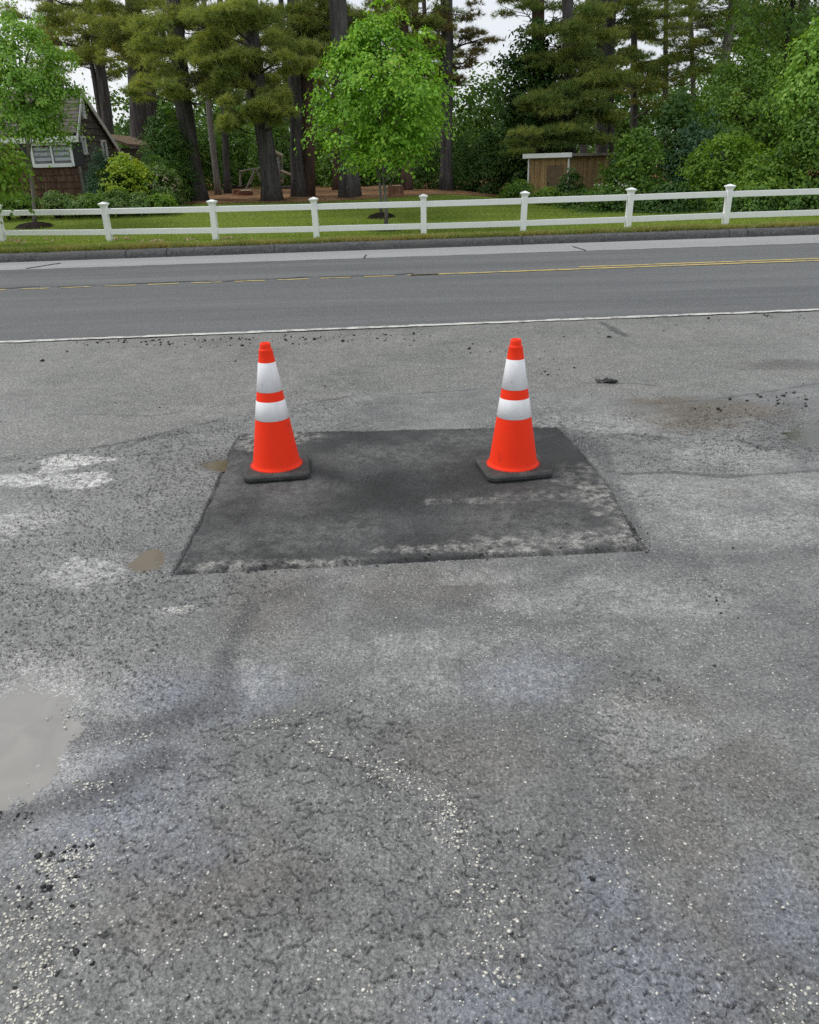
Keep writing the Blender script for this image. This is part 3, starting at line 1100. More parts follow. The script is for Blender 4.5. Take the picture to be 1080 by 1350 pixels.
o = rocks('loose_rubble', np.stack([D[:, 0], D[:, 1], np.maximum(hh, -.003) + sz * .25], 1), sz, dm.princ(_c, .75, None, .3), 4, .7)
tag(o, kind='stuff')
# one bigger black clod
q = at(806, 504)
mb_p = np.array([[q[0] + rg.normal(0, .03), q[1] + rg.normal(0, .02), .012] for _ in range(9)])
o = rocks('asphalt_clod', mb_p, np.array([.045, .03, .026, .03, .022, .02, .035, .018, .016]), dm.m, 8, .6)
tag(o, 'black crumbled clod of asphalt lying on pale pavement beyond the patch', 'asphalt clod')

# ------------------------------------------------------------------ white vinyl fence
VIN = NB('white_vinyl')
_c = VIN.mix(VIN.rng(VIN.noise(5, 4, .6), .45, .8, 0, .35), (.87, .88, .885), (.70, .71, .69))
VIN = VIN.princ(_c, .38, None, .45)
fp = [hit(*p) for p in ((5, 318), (144, 318), (286, 316), (418, 313.5), (559, 310), (690, 306), (825, 301), (957, 297))]
fx = np.array([p[0] for p in fp])
fy = np.poly1d(np.polyfit(fx, [p[1] for p in fp], 2))
fpos = [(x, float(fy(x))) for x in fx]
for k in range(2):
    fpos.insert(0, (fpos[0][0] - 2.44, fpos[0][1] + .25))
for k in range(3):
    fpos.append((fpos[-1][0] + 2.36, fpos[-1][1] + .03))
FZ = np.poly1d(np.polyfit([p[0] for p in fpos], [float(gz(*p)) for p in fpos], 2))
fence = thing('fence', 'white vinyl two rail fence with capped posts along the far side of the road', 'fence', (0, fpos[5][1], 0))
oy = fpos[5][1]
pp = [(x, y - oy, float(FZ(x)) - .02) for x, y in fpos]
for i, (x, y, z) in enumerate(pp):
    dx = pp[min(i + 1, len(pp) - 1)]
    ex = pp[max(i - 1, 0)]
    a = math.atan2(dx[1] - ex[1], dx[0] - ex[0])
    mb = MB()
    mb.box((0, 0, .39), (.125, .125, .80), bev=.008)
    po = mb.build('post', VIN, fence, loc=(x, y, z))
    po.rotation_euler = (random.gauss(0, .010), random.gauss(0, .013), a)
    mb = MB()
    r0, r1 = .062, .096
    ring = lambda r, h: [(-r, -r, h), (r, -r, h), (r, r, h), (-r, r, h)]
    lv = [ring(r0 + .004, .775), ring(r0 + .008, .79), ring(.080, .812), ring(r1, .826), ring(r1, .846), ring(r1 - .012, .852), ring(.012, .882)]
    for A, B in zip(lv[:-1], lv[1:]):
        for k in range(4):
            mb.face([A[k], A[(k + 1) % 4], B[(k + 1) % 4], B[k]])
    mb.face(lv[-1])
    mb.build('cap', VIN, po)
for (a, c2) in zip(pp[:-1], pp[1:]):
    A, B = Vector(a), Vector(c2)
    d = B - A
    L_ = d.length
    ang = math.atan2(d.y, d.x)
    tilt = -math.asin(d.z / L_)
    for zc in (.675, .215):
        mb = MB()
        mb.box((0, 0, 0), (L_ - .10, .042, .125), bev=.006)
        o = mb.build('rail', VIN, fence, loc=tuple((A + B) / 2 + Vector((0, 0, zc + random.gauss(0, .004)))))
        o.rotation_euler = (0, tilt, ang)

# ------------------------------------------------------------------ grass
def blades(name, P, Hh, lean, wd, m, seed, tint=None):
    r = np.random.default_rng(seed)
    n = len(P)
    g = r.random(n) * 6.283
    dx, dy = np.cos(g), np.sin(g)
    l = lean * (r.random(n) + .2) * Hh
    g2_ = r.random(n) * 6.283
    ww = wd * (.6 + .8 * r.random(n))
    a = P + np.stack([-np.sin(g2_) * ww, np.cos(g2_) * ww, np.zeros(n) - .005], 1)
    b2 = P + np.stack([np.sin(g2_) * ww, -np.cos(g2_) * ww, np.zeros(n) - .005], 1)
    t = P + np.stack([dx * l, dy * l, Hh], 1)
    V = np.stack([a, b2, t], 1).reshape(-1, 3)
    Fq = np.arange(3 * n).reshape(-1, 3)
    tt = np.repeat(tint if tint is not None else r.random(n), 3)
    return mesh_np(name, V, Fq, m, attrs=dict(tint=tt))


r = np.random.default_rng(21)
n = 150000
x = r.uniform(-14, 14, n)
t = .36 + 12 * r.random(n) ** 1.5
y = Y_kerb(x) + t
P = np.stack([x, y, gz(x, y)], 1)
ok = y < YB(x)
P, t = P[ok], t[ok]
tint = np.clip(.35 + .6 * (fbm(P[:, 0] * .35, P[:, 1] * 1.6, 3, 4) - .5) * 2 + .15 * r.normal(size=len(P)), 0, 1)
GM = leafmat('grass_blades', [(0, (.075, .125, .016)), (.4, (.130, .190, .024)), (.7, (.195, .250, .040)), (1, (.25, .265, .075))], .3, .5, .03)
tag(blades('grass', P, .03 + .035 * r.random(len(P)), .8, .007, GM, 3, tint), kind='stuff')
n = 42000
x = r.uniform(-14, 14, n)
t = .30 + np.abs(r.normal(0, .26, n))
bump_ = fbm(x * 1.3, x * 0, 3, 2)
y = Y_kerb(x) + t
P = np.stack([x, y, np.where(t < .42, .15, gz(x, y))], 1)
tint = np.clip(.55 + .9 * (fbm(x * 1.1, y * 2, 3, 14) - .5) * 2 - .3 * (t - .5) + .2 * r.normal(size=n), 0, 1)
DG = leafmat('dry_grass_blades', [(0, (.075, .12, .025)), (.4, (.135, .155, .042)), (.75, (.21, .19, .065)), (1, (.17, .115, .045))], .25, .5, .02)
tag(blades('dry_grass', P, (.05 + .07 * r.random(n)) * (.5 + bump_), 1.1, .009, DG, 5, tint), kind='stuff')
# fallen pinkish petals in the grass below the fence
pts = []
for px, py, rx, k in ((20, 317, 8, 30), (28, 320, 10, 40), (70, 318, 10, 25), (112, 317, 5, 12), (155, 316, 6, 25), (168, 315, 8, 30), (203, 319, 16, 50), (250, 318, 10, 35), (300, 316, 12, 40), (300, 322, 16, 20), (440, 316, 8, 16), (340, 317, 20, 14)):
    for _ in range(k):
        pts.append(hit(px + random.gauss(0, rx * .6), py + random.gauss(0, 1.4)))
P = np.array(pts)
P[:, 2] += .035
PM = NB('fallen_petal')
_c = PM.ramp(PM.island(), [(0, (.42, .20, .14)), (.5, (.58, .36, .28)), (1, (.70, .55, .48))])
tag(rocks('fallen_petals', P, rg.uniform(.012, .03, len(P)), PM.princ(_c, .8, None, .2), 12, .5), kind='stuff')


# ------------------------------------------------------------------ foliage builders
def unit(v):
    return v / (np.linalg.norm(v, axis=-1, keepdims=True) + 1e-9)


def leaf_mesh(name, P, N, size, m, seed, parent=None, tint=None, aspect=.62, droop=.5, loc=None):
    """small folded leaves: P positions, N upper side directions"""
    r = np.random.default_rng(seed)
    n = len(P)
    N = unit(N + .42 * r.normal(size=(n, 3)))
    a = r.normal(size=(n, 3))
    a[:, 2] -= droop
    T = unit(a - N * (a * N).sum(1, keepdims=True))
    B = np.cross(N, T)
    s = (size * (.65 + .7 * r.random(n)))[:, None]
    p0 = P
    p1 = P + T * s * .45 + B * s * aspect * .5 - N * s * .05
    p2 = P + T * s - N * s * .16
    p3 = P + T * s * .45 - B * s * aspect * .5 - N * s * .05
    V = np.stack([p0, p1, p2, p3], 1).reshape(-1, 3)
    if loc is not None:
        V = V - np.array(loc)[None]
    tt = np.repeat(tint if tint is not None else r.random(n), 4)
    return mesh_np(name, V, np.arange(4 * n).reshape(-1, 4), m, parent, attrs=dict(tint=tt))


def crown_pts(c, prof, rx, ry, z0, z1, nc, per, cr, seed, lump=.22, inner=.35, dome=.55):
    """clumps of leaves spread through a crown; prof(h) gives the relative radius at relative height h"""
    r = np.random.default_rng(seed)
    h = r.random(nc * 3) ** .9
    pr = np.array([prof(t) for t in h])
    keep = r.random(len(h)) < (pr / max(pr.max(), 1e-6)) ** 1.2
    h, pr = h[keep][:nc], pr[keep][:nc]
    n = len(h)
    g = r.random(n) * 6.283
    lob = r.random(7) * 6.283
    wob = 1 + lump * (np.sin(3 * g + lob[0] + 5 * h) * .6 + np.sin(5 * g + lob[1] - 9 * h) * .5 + np.sin(2 * g + lob[2] + 13 * h) * .4)
    rad = np.where(r.random(n) < inner, np.sqrt(r.random(n)) * .8, .82 + .25 * r.random(n))
    cx = c[0] + np.cos(g) * rad * pr * rx * wob
    cy = c[1] + np.sin(g) * rad * pr * ry * wob
    cz = z0 + (z1 - z0) * h + r.normal(0, .05, n) * (z1 - z0)
    C = np.stack([cx, cy, cz], 1)
    out = unit(np.stack([np.cos(g) * rad, np.sin(g) * rad, .25 + .8 * (h - .3)], 1))
    m = r.poisson(per, n)
    ci = np.repeat(np.arange(n), m)
    k = len(ci)
    crs = cr * (.6 + .8 * r.random(n))
    d = r.normal(size=(k, 3)) * .5
    q = np.hypot(d[:, 0], d[:, 1])
    d[:, 2] = d[:, 2] * .35 - dome * q ** 2
    P = C[ci] + d * crs[ci][:, None]
    N = unit(out[ci] * .7 + np.stack([d[:, 0], d[:, 1], np.full(k, .75)], 1))
    tint = np.clip(r.random(n)[ci] * .8 + .2 * r.random(k), 0, 1)
    return P, N, tint, C


def bark(name, lo, hi, sc=8, vert=.15, bumpd=.03):
    b = NB(name)
    v = b.mapv((1, 1, vert))
    f = b.noise(sc, 5, .65, v=v, dist=.6)
    c = b.ramp(f, [(.3, lo), (.7, hi)])
    c = b.mix(b.rng(b.noise(1.2, 3), .5, .8, 0, .4), c, tuple(x * 1.25 for x in hi))
    return b.princ(c, .9, b.bump(f, bumpd), .15)


BK_PINE = bark('pine_bark', (.028, .026, .026), (.130, .120, .118), 10, .12, .05)
BK_RED = bark('reddish_pine_bark', (.055, .036, .029), (.150, .100, .080))
BK_PALE = bark('pale_bark', (.12, .11, .10), (.26, .245, .22), 10)
BK_TWIG = bark('dark_branch_bark', (.025, .022, .02), (.07, .062, .055), 14)
GREENS = dict(
    maple=leafmat('maple_leaf', [(0, (.048, .122, .010)), (.35, (.085, .190, .014)), (.7, (.145, .275, .020)), (1, (.24, .37, .045))], .30),
    maple2=leafmat('light_maple_leaf', [(0, (.065, .135, .018)), (.4, (.105, .205, .028)), (.75, (.17, .285, .045)), (1, (.25, .36, .09))], .32),
    lime=leafmat('yellow_green_leaf', [(0, (.10, .17, .012)), (.5, (.19, .28, .02)), (1, (.30, .38, .03))], .40),
    dark=leafmat('dark_broad_leaf', [(0, (.016, .040, .008)), (.5, (.030, .068, .012)), (1, (.058, .112, .020))], .25),
    wood=leafmat('woodland_leaf', [(0, (.028, .062, .011)), (.5, (.054, .110, .017)), (1, (.105, .185, .030))], .38),
    mid=leafmat('shrub_leaf', [(0, (.031, .070, .008)), (.5, (.064, .126, .014)), (1, (.128, .205, .026))], .36),
    bright=leafmat('bright_shrub_leaf', [(0, (.045, .095, .009)), (.5, (.085, .155, .013)), (1, (.16, .245, .026))], .40),
    blue=leafmat('blue_green_leaf', [(0, (.014, .038, .020)), (.5, (.027, .062, .031)), (1, (.050, .098, .048))], .22),
    arb=leafmat('arborvitae_leaf', [(0, (.020, .050, .009)), (.5, (.040, .088, .014)), (1, (.074, .135, .022))], .2),
    cover=leafmat('low_plant_leaf', [(0, (.045, .090, .022)), (.5, (.085, .145, .035)), (1, (.16, .205, .075))], .3),
    pink=leafmat('faded_blossom', [(0, (.20, .13, .10)), (.5, (.36, .25, .21)), (1, (.52, .42, .38))], .25),
    white=leafmat('white_blossom', [(0, (.50, .52, .46)), (1, (.74, .75, .70))], .25),
    needle=leafmat('pine_needles', [(0, (.075, .112, .030)), (.4, (.138, .178, .044)), (.75, (.210, .238, .058)), (1, (.32, .285, .085))], .35, iw=.18),
    needle_g=leafmat('green_pine_needles', [(0, (.052, .092, .025)), (.4, (.098, .148, .036)), (.7, (.155, .190, .046)), (1, (.23, .21, .062))], .35, iw=.18),
    needle_d=leafmat('brownish_pine_needles', [(0, (.070, .068, .026)), (.5, (.12, .105, .038)), (1, (.19, .145, .06))], .35, iw=.18),
)


def ovate(h):
    return float(np.interp(h, [0, .12, .3, .45, .6, .78, .9, 1], [.45, .78, .98, 1.0, .90, .62, .38, .10]))


def dome_(h):
    return float(np.interp(h, [0, .25, .55, .8, 1], [.88, 1.0, .93, .66, .15]))


def conic(h):
    return float(np.interp(h, [0, .15, .5, 1], [.8, 1.0, .62, .05]))


def column(h):
    return float(np.interp(h, [0, .2, .6, .85, 1], [.85, 1.0, .92, .6, .12]))


def px_w(px, Y):
    return px * Y / 1063.0 / math.cos(math.radians(0))


def leafy(name, label, cat, Y, cx, ytop, ybot, hw, key, prof=ovate, nc=120, per=45, cr=.32, leaf=.09, seed=1, trunk=None, group=None, base=None,
          bark_m=None, lump=.22, inner=.35, dy=1.0, dome=.55, trunk_r=.05, branches=14, extra=None, droop=.5, stems=1):
    """a broadleaved tree or bush at distance Y: crown centre column cx, top and bottom rows, half width in photo pixels"""
    T = atY(cx, ytop, Y)
    Bm = atY(cx, ybot, Y)
    rx = hw * Y / 1063.0
    mid = (T + Bm) / 2
    if base is None:
        bx, by = mid[0], Y
        bz = float(gz(bx, by))
    else:
        bx, by, bz = base
    t = thing(name, label, cat, (bx, by, bz), 0, group)
    L = np.array([bx, by, bz])
    P, N, tint, C = crown_pts(mid, prof, rx, rx * dy, Bm[2], T[2], nc, per, cr, seed, lump, inner, dome)
    P[:, 2] = np.maximum(P[:, 2], gz(P[:, 0], P[:, 1]) + .01)
    leaf_mesh('crown' if trunk else 'foliage', P, N, leaf, GREENS[key], seed + 1, t, tint, loc=L, droop=droop)
    if extra:
        P2, N2, t2, _ = crown_pts(mid, prof, rx * 1.04, rx * dy * 1.04, Bm[2], T[2] + .05, extra[1], extra[2], extra[3], seed + 7, lump, .05, dome)
        P2[:, 2] = np.maximum(P2[:, 2], gz(P2[:, 0], P2[:, 1]) + .01)
        leaf_mesh('blossom', P2, N2, extra[4], GREENS[extra[0]], seed + 9, t, t2, loc=L, aspect=.9)
    rr = random.Random(seed)
    mb = MB()
    top = np.array([mid[0], mid[1], Bm[2] + (T[2] - Bm[2]) * .72])
    b0 = np.array([bx, by, bz - .06])
    if stems == 1:
        pts = [b0 + (top - b0) * k / 6 + np.array([rr.gauss(0, .02), rr.gauss(0, .02), 0]) * (0 < k) for k in range(7)]
        mb.tube(pts - L, [trunk_r * (1.25 if k == 0 else 1) * (1 - .12 * k) for k in range(7)], 9)
    else:
        pts = [b0 + (top - b0) * k / 6 for k in range(7)]
    for k in range(min(branches, len(C))):
        c = C[rr.randrange(len(C))]
        if stems > 1:
            s0 = b0 + np.array([rr.gauss(0, rx * .15), rr.gauss(0, rx * .15), 0])
        else:
            f = min(.9, max(.15, (c[2] - b0[2]) / (top[2] - b0[2]) - .25))
            s0 = b0 + (top - b0) * f
        m_ = (s0 + c) / 2 + np.array([rr.gauss(0, .06), rr.gauss(0, .06), .1 * rr.random()])
        r0 = max(.006, trunk_r * .38)
        mb.tube([s0 - L, m_ - L, c - L], [r0, r0 * .7, r0 * .3], 5)
    if bark_m is None:
        bark_m = BK_TWIG
    mb.build('trunk' if trunk else 'stems', bark_m, t, smooth=True)
    return t


# ------------------------------------------------------------------ white pines
def tufts(c, rx, ry, rz, n, r, up=.35, blade=.19, bw=.0085, nb=11, outc=None):
    d = r.normal(size=(n, 3))
    d = unit(d) * (r.random(n) ** .45)[:, None]
    d[:, 2] = np.where(d[:, 2] < -.25, d[:, 2] * .35, d[:, 2])
    P = c + d * np.array([rx, ry, rz])
    P[:, 2] -= .30 * rz * (d[:, 0] ** 2 + d[:, 1] ** 2)
    D = unit(np.stack([d[:, 0] * .9, d[:, 1] * .9, up + .5 * d[:, 2]], 1) + .35 * r.normal(size=(n, 3)))
    t0 = r.random()
    tint = np.clip(.25 + .5 * t0 + .18 * r.normal(size=n) + .12 * d[:, 2], 0, 1)
    k = nb
    Pi = np.repeat(P, k, 0)
    Di = unit(np.repeat(D, k, 0) + .46 * r.normal(size=(n * k, 3)))
    ln = (blade * (.7 + .6 * r.random(n * k)))[:, None]
    tip = Pi + Di * ln
    tip[:, 2] -= .25 * ln[:, 0] * r.random(n * k)
    s = unit(np.cross(Di, r.normal(size=(n * k, 3)))) * bw
    V = np.stack([Pi - s, Pi + s, tip], 1).reshape(-1, 3)
    return V, np.repeat(tint, k * 3)


def pine(label, Y, line, rad, pads, seed, key='needle', group='tall white pines at the edge of the woods', bk=None, base=None, dens=1.0, top=19.0,
         auto=18, twigs=10, name='pine_tree', second=None, auto_from=None, spread=2.4):
    """line: photo points of the trunk axis from foot to top; rad: trunk radius (m) at foot and at frame top; pads: (px, py, half w, half h, dy)"""
    r = np.random.default_rng(seed)
    rr = random.Random(seed)
    pts = [atY(px, py, Y) for px, py in line]
    if base is None:
        bz = float(gz(pts[0][0], Y))
        pts[0] = np.array([pts[0][0], Y, bz])
    L = np.array(pts[0])
    t = thing(name, label, 'pine tree', L, 0, group)
    dirv = pts[-1] - pts[-2]
    dirv = dirv / np.linalg.norm(dirv)
    while pts[-1][2] < top:
        dirv = unit(dirv + np.array([rr.gauss(0, .03), rr.gauss(0, .03), .08]))
        pts.append(pts[-1] + dirv * 2.0)
    # resample the trunk
    Q = [pts[0]]
    for a, b_ in zip(pts[:-1], pts[1:]):
        k = max(1, int(np.linalg.norm(b_ - a) / .6))
        for i in range(1, k + 1):
            Q.append(a + (b_ - a) * i / k + (np.array([rr.gauss(0, .012), rr.gauss(0, .012), 0])))
    Hh = [q[2] - L[2] for q in Q]
    rads = [float(np.interp(h, [-1, 0, .35, 1.2, 8, top], [k_ * .88 for k_ in (rad[0] * 1.55, rad[0] * 1.45, rad[0] * 1.12, rad[0], rad[1], rad[1] * .35)])) for h in Hh]
    Q[0] = Q[0] - np.array([0, 0, .15])
    mb = MB()
    mb.tube([q - L for q in Q], rads, 14, jit=.10)
    mb_t = mb
    if second:
        mb = MB()
        P2 = [atY(px, py, Y + .15) for px, py in second[0]]
        P2[0] = np.array([P2[0][0], P2[0][1], bz - .1])
        mb.tube([q - L for q in P2], np.linspace(second[1][0], second[1][1], len(P2)), 12, jit=.1)
        mb.build('trunk', second[2] if len(second) > 2 else (bk or BK_PINE), t, smooth=True)
    zs = np.array([q[2] for q in Q])
    QA = np.array(Q)

    def trunk_at(z):
        return np.array([np.interp(z, zs, QA[:, k]) for k in range(3)])
    allp = []
    for px, py, hw, hh, dy in pads:
        c = atY(px, py, Y + dy)
        s = (Y + dy) / 1063.0
        allp.append((c, hw * s, max(.5, hw * s * .8), hh * s, 1.0))
    a0 = auto_from if auto_from is not None else 8.3
    for k in range(auto):
        z = a0 + (top - a0) * (k + rr.random()) / auto
        g = rr.random() * 6.283
        f = 1 - .65 * (z - a0) / (top - a0)
        p = trunk_at(z)
        d = spread * f * (.35 + .65 * rr.random())
        c = p + np.array([math.cos(g) * d, math.sin(g) * d, .2])
        allp.append((c, .9 * f + .35, .9 * f + .35, .35, .55))
    VV, TT = [], []
    mb = mb_t
    for c, rx, ry, rz, q in allp:
        n = int(330 * dens * q * rx * (rz + .30) * 2.4)
        ks = max(4, int(3 + rx * 4))
        for _ in range(ks):
            cc = c + np.array([rr.uniform(-1, 1) * rx * .8, rr.uniform(-1, 1) * ry * .8, rr.uniform(-1.15, 1.0) * rz])
            V, tt = tufts(cc, rx * rr.uniform(.28, .62), ry * rr.uniform(.3, .6), rz * rr.uniform(.30, .6), max(8, int(n / ks)), r)
            VV.append(V)
            TT.append(tt)
        p = trunk_at(c[2] - .25 - .12 * np.linalg.norm(c[:2] - L[:2]))
        r0 = min(rad[1] * .45, .03 + .012 * np.linalg.norm(c - p))
        mdl = (p + c) / 2 + np.array([rr.gauss(0, .1), rr.gauss(0, .1), -.12 + rr.gauss(0, .08)])
        mb.tube([p - L, mdl - L, c - L], [r0, r0 * .7, r0 * .4], 6)
        for _ in range(twigs):
            e = c + np.array([rr.uniform(-1, 1) * rx, rr.uniform(-1, 1) * ry, rr.uniform(-.35, .5) * rz])
            s0 = mdl + (c - mdl) * rr.random()
            mb.tube([s0 - L, (s0 + e) / 2 - L + np.array([0, 0, -.04]), e - L], [r0 * .38, r0 * .28, .006], 4, cap=False)
    V = np.concatenate(VV) - L
    mesh_np('crown', V, np.arange(len(V)).reshape(-1, 3), GREENS[key], t, attrs=dict(tint=np.concatenate(TT)))
    mb.build('trunk', bk or BK_PINE, t, smooth=True)
    return t


A = 'tall white pines at the edge of the woods'
pine('leaning grey pine trunk at the right side of the tall clipped evergreen, beside the house', 30.5, [(260, 256), (250, 190), (241, 130), (234, 60), (230, 0)], (.34, .25),
     [(215, 108, 34, 13, -1.2), (248, 104, 36, 14, -1.6), (275, 88, 34, 14, -.8), (205, 80, 34, 16, .3), (240, 62, 44, 17, -1), (268, 40, 36, 15, .5), (212, 38, 42, 18, -.5), (245, 14, 46, 14, 0), (190, 122, 22, 8, 0), (285, 118, 24, 10, .3)], 101)
pine('slim bare pine trunk behind the leaning grey one, the paler of two thin ones', 36, [(287, 246), (280, 190), (273, 110), (270, 40), (269, 0)], (.14, .11),
     [(262, 60, 36, 14, 0), (285, 30, 40, 14, 0)], 102, bk=BK_PALE, auto=8, spread=1.6, group='thin trunks in the woods')
pine('slim dark pine trunk close beside the pale thin one', 37.5, [(299, 245), (297, 180), (294, 110), (292, 40), (291, 0)], (.16, .12),
     [(300, 105, 30, 11, 0), (290, 72, 36, 14, 0), (310, 40, 36, 12, 0)], 103, auto=8, spread=1.6, group='thin trunks in the woods')
pine('dark pine with a low golden bough hung across its trunk', 29.2, [(359, 262), (352, 200), (346, 160), (338, 100), (331, 45), (328, 0)], (.33, .23),
     [(322, 150, 26, 17, -1.5), (352, 143, 28, 15, -1.6), (372, 152, 20, 13, -1.3), (340, 134, 22, 12, -1.2), (305, 160, 16, 10, -1.0), (300, 26, 46, 17, -1.4), (268, 34, 26, 13, -1.2), (330, 20, 36, 14, -1),
      (345, 66, 34, 13, -1.3), (375, 74, 36, 14, -1), (315, 92, 34, 15, -1.0), (290, 76, 28, 12, -.6), (300, 116, 30, 14, -.8), (276, 96, 26, 12, -.4), (372, 40, 26, 12, .4), (352, 112, 26, 9, .4)], 104, dens=1.25)
pine('thick pine of two fused stems, one grey and one red brown, with a torn stub', 31.0, [(394, 254), (391, 180), (389, 120), (388, 60), (387, 0)], (.27, .24),
     [(412, 68, 32, 13, -1.3), (385, 58, 24, 10, -1.2), (430, 40, 30, 13, -.5), (385, 20, 36, 14, -.6), (420, 12, 34, 12, 0), (432, 84, 22, 9, 0)], 105,
     second=([(407, 254), (407, 180), (405, 110), (406, 50), (407, 0)], (.24, .20), BK_RED))
pine('broad dark pine trunk rising out of the needles behind the young maple', 29.6, [(462, 262), (459, 200), (454, 120), (448, 50), (445, 0)], (.36, .30),
     [(430, 60, 30, 12, .6), (470, 20, 30, 12, .8), (420, 25, 30, 12, .8), (480, 60, 30, 12, 1)], 106)
pine('thin red brown pine trunk just left of the broad dark trunk', 38, [(443, 243), (443, 180), (441, 100), (440, 0)], (.17, .13), [(440, 90, 30, 12, 0), (460, 50, 30, 12, 0)], 107, bk=BK_RED, auto=8, group='thin trunks in the woods')
pine('red brown pine trunk right of the young maple stem, with wide flared foot', 34, [(536, 254), (536, 200), (534, 120), (532, 0)], (.22, .17), [(540, 42, 36, 16, 0), (515, 16, 34, 14, 0), (560, 16, 32, 14, 0), (548, 70, 30, 12, .5)], 108, bk=BK_RED)
pine('thin pine trunk standing just behind the flared red brown one', 37, [(549, 250), (549, 200), (548, 100), (547, 0)], (.18, .14), [(560, 60, 32, 12, 0), (560, 95, 28, 10, 0)], 109, bk=BK_RED, auto=8, group='thin trunks in the woods')
pine('straight dark pine with sparse brown boughs beside the gap of open sky', 34.5, [(588, 252), (589, 180), (589, 90), (589, 0)], (.26, .25),
     [(610, 42, 22, 6, -.4), (632, 52, 20, 5, .3), (626, 68, 20, 5, 0), (608, 86, 16, 5, .2), (602, 14, 24, 8, -.3), (570, 30, 24, 10, -.6), (562, 60, 22, 9, 0), (602, 106, 14, 4, 0), (575, 92, 18, 7, .3)], 110, key='needle_d', dens=.6)
pine('twin stemmed pine showing over the house roof', 44, [(150, 262), (141, 150), (131, 80), (119, 20), (114, 0)], (.34, .22),
     [(95, 22, 44, 16, 0), (130, 26, 36, 14, -1), (88, 56, 32, 9, 0), (120, 62, 34, 12, -1), (145, 46, 30, 14, 0), (112, 80, 24, 7, .5), (150, 96, 22, 7, 1), (100, 6, 40, 10, 0)], 111,
     second=([(140, 262), (132, 150), (124, 100), (112, 40)], (.16, .10)), dens=.8)
pine('massive many stemmed pine behind the tall clipped evergreen', 40, [(186, 258), (184, 160), (180, 100), (178, 50), (176, 0)], (.50, .36),
     [(160, 30, 40, 18, -1), (195, 48, 44, 18, -1.5), (215, 22, 36, 16, -1), (170, 60, 32, 11, -1.5), (205, 72, 32, 12, -1), (150, 74, 20, 7, 0), (212, 100, 24, 10, -.6), (185, 12, 44, 12, 0)], 112,
     second=([(192, 258), (196, 150), (198, 90), (200, 40)], (.36, .26)))
pine('dark pine trunk standing up through the dark broadleaf by the shed', 37, [(710, 250), (711, 150), (710, 60), (709, 0)], (.33, .27),
     [(735, 22, 44, 14, -1.2), (690, 8, 26, 10, 0), (745, 56, 46, 14, -1.4), (735, 86, 44, 14, -1.6), (765, 100, 46, 15, -1.6)], 113, key='needle_g', bk=BK_RED)
pine('pine with low sweeping boughs over the shed roof', 34.5, [(752, 250), (752, 170), (750, 80), (748, 0)], (.26, .22),
     [(730, 128, 48, 13, -1.2), (775, 122, 44, 15, -1.4), (705, 136, 28, 8, -1), (735, 180, 50, 11, -2.0), (700, 190, 30, 8, -2), (770, 172, 36, 11, -2), (790, 146, 36, 13, -1.4), (775, 70, 40, 14, -1), (800, 92, 38, 14, -1), (770, 30, 42, 14, -1), (745, 150, 44, 12, -1.2)], 114, key='needle_g', dens=1.2)
pine('pale double pine trunk with gaps of sky on its right', 40, [(794, 250), (793, 150), (794, 70), (795, 0)], (.32, .27),
     [(800, 40, 36, 14, 0), (825, 20, 34, 12, .4), (815, 75, 30, 12, 0), (835, 112, 34, 11, -.5), (790, 14, 34, 12, -1)], 115, key='needle_g', second=([(806, 250), (804, 100), (808, 0)], (.2, .16)), dens=.9)
pine('slender dark pine whose bare trunk shows against the sky gaps', 42, [(836, 250), (836, 120), (836, 60), (837, 0)], (.18, .15),
     [(860, 40, 34, 9, 0), (852, 80, 32, 9, -.5), (885, 92, 34, 12, -1.5), (870, 138, 34, 10, -2), (880, 14, 36, 9, 0), (830, 22, 30, 10, 0), (905, 66, 28, 9, -.5), (862, 110, 28, 9, -1)], 116, key='needle_g', dens=.75)
pine('grey pine with broken bare limbs above the bright shrubs', 40, [(945, 250), (952, 110), (957, 70), (961, 40), (967, 0)], (.24, .21),
     [(925, 30, 32, 10, 0), (995, 18, 36, 12, .5), (985, 52, 32, 11, .8), (915, 60, 30, 9, .3), (945, 8, 34, 9, 0), (1010, 40, 34, 14, 1.5), (930, 88, 24, 8, 1)], 117, key='needle_g', bk=BK_PALE, dens=.85, twigs=16)
pine('dark pine trunk at the upper right corner', 42, [(1052, 250), (1056, 100), (1060, 0)], (.3, .25), [(1020, 16, 40, 14, 0), (1060, 30, 44, 18, 0), (1085, 60, 40, 18, 0), (1035, 60, 36, 14, 1)], 118, key='needle_g')
# farther pines that close the woods
for i, (px, Y, rd, lab) in enumerate(((62, 58, .28, 'far pine seen over the left end of the house roof'), (330, 50, .2, 'far pine behind the play frame'), (375, 56, .24, 'far pine filling the gap behind the low golden bough'),
                                      (420, 52, .22, 'far pine between the fused trunk and the broad trunk'), (500, 54, .26, 'far dark pine behind the top of the young maple'), (565, 60, .22, 'far pine between the flared and the straight trunks'),
                                      (770, 56, .26, 'far pine behind the shed boughs'), (875, 60, .22, 'far thin pine in the lacy sky gap'), (1000, 52, .26, 'far pine behind the broken limbed one'), (915, 58, .2, 'far pine left of the broken limbed trunk'))):
    r_ = random.Random(300 + i)
    pads = []
    for k in range(6):
        pads.append((px + r_.uniform(-42, 42), r_.uniform(-10, 118), r_.uniform(20, 32), r_.uniform(7, 11), r_.uniform(-1, 1)))
    if px in (875, 915):
        pads = pads[:5]
    pine(lab, Y, [(px, 236), (px + r_.uniform(-4, 4), 120), (px + r_.uniform(-7, 7), 0)], (rd, rd * .8), pads, 320 + i, key='needle_g' if px > 650 or i % 2 else 'needle', auto=6, dens=.75, group='pines deeper in the woods', twigs=6, spread=2.0)

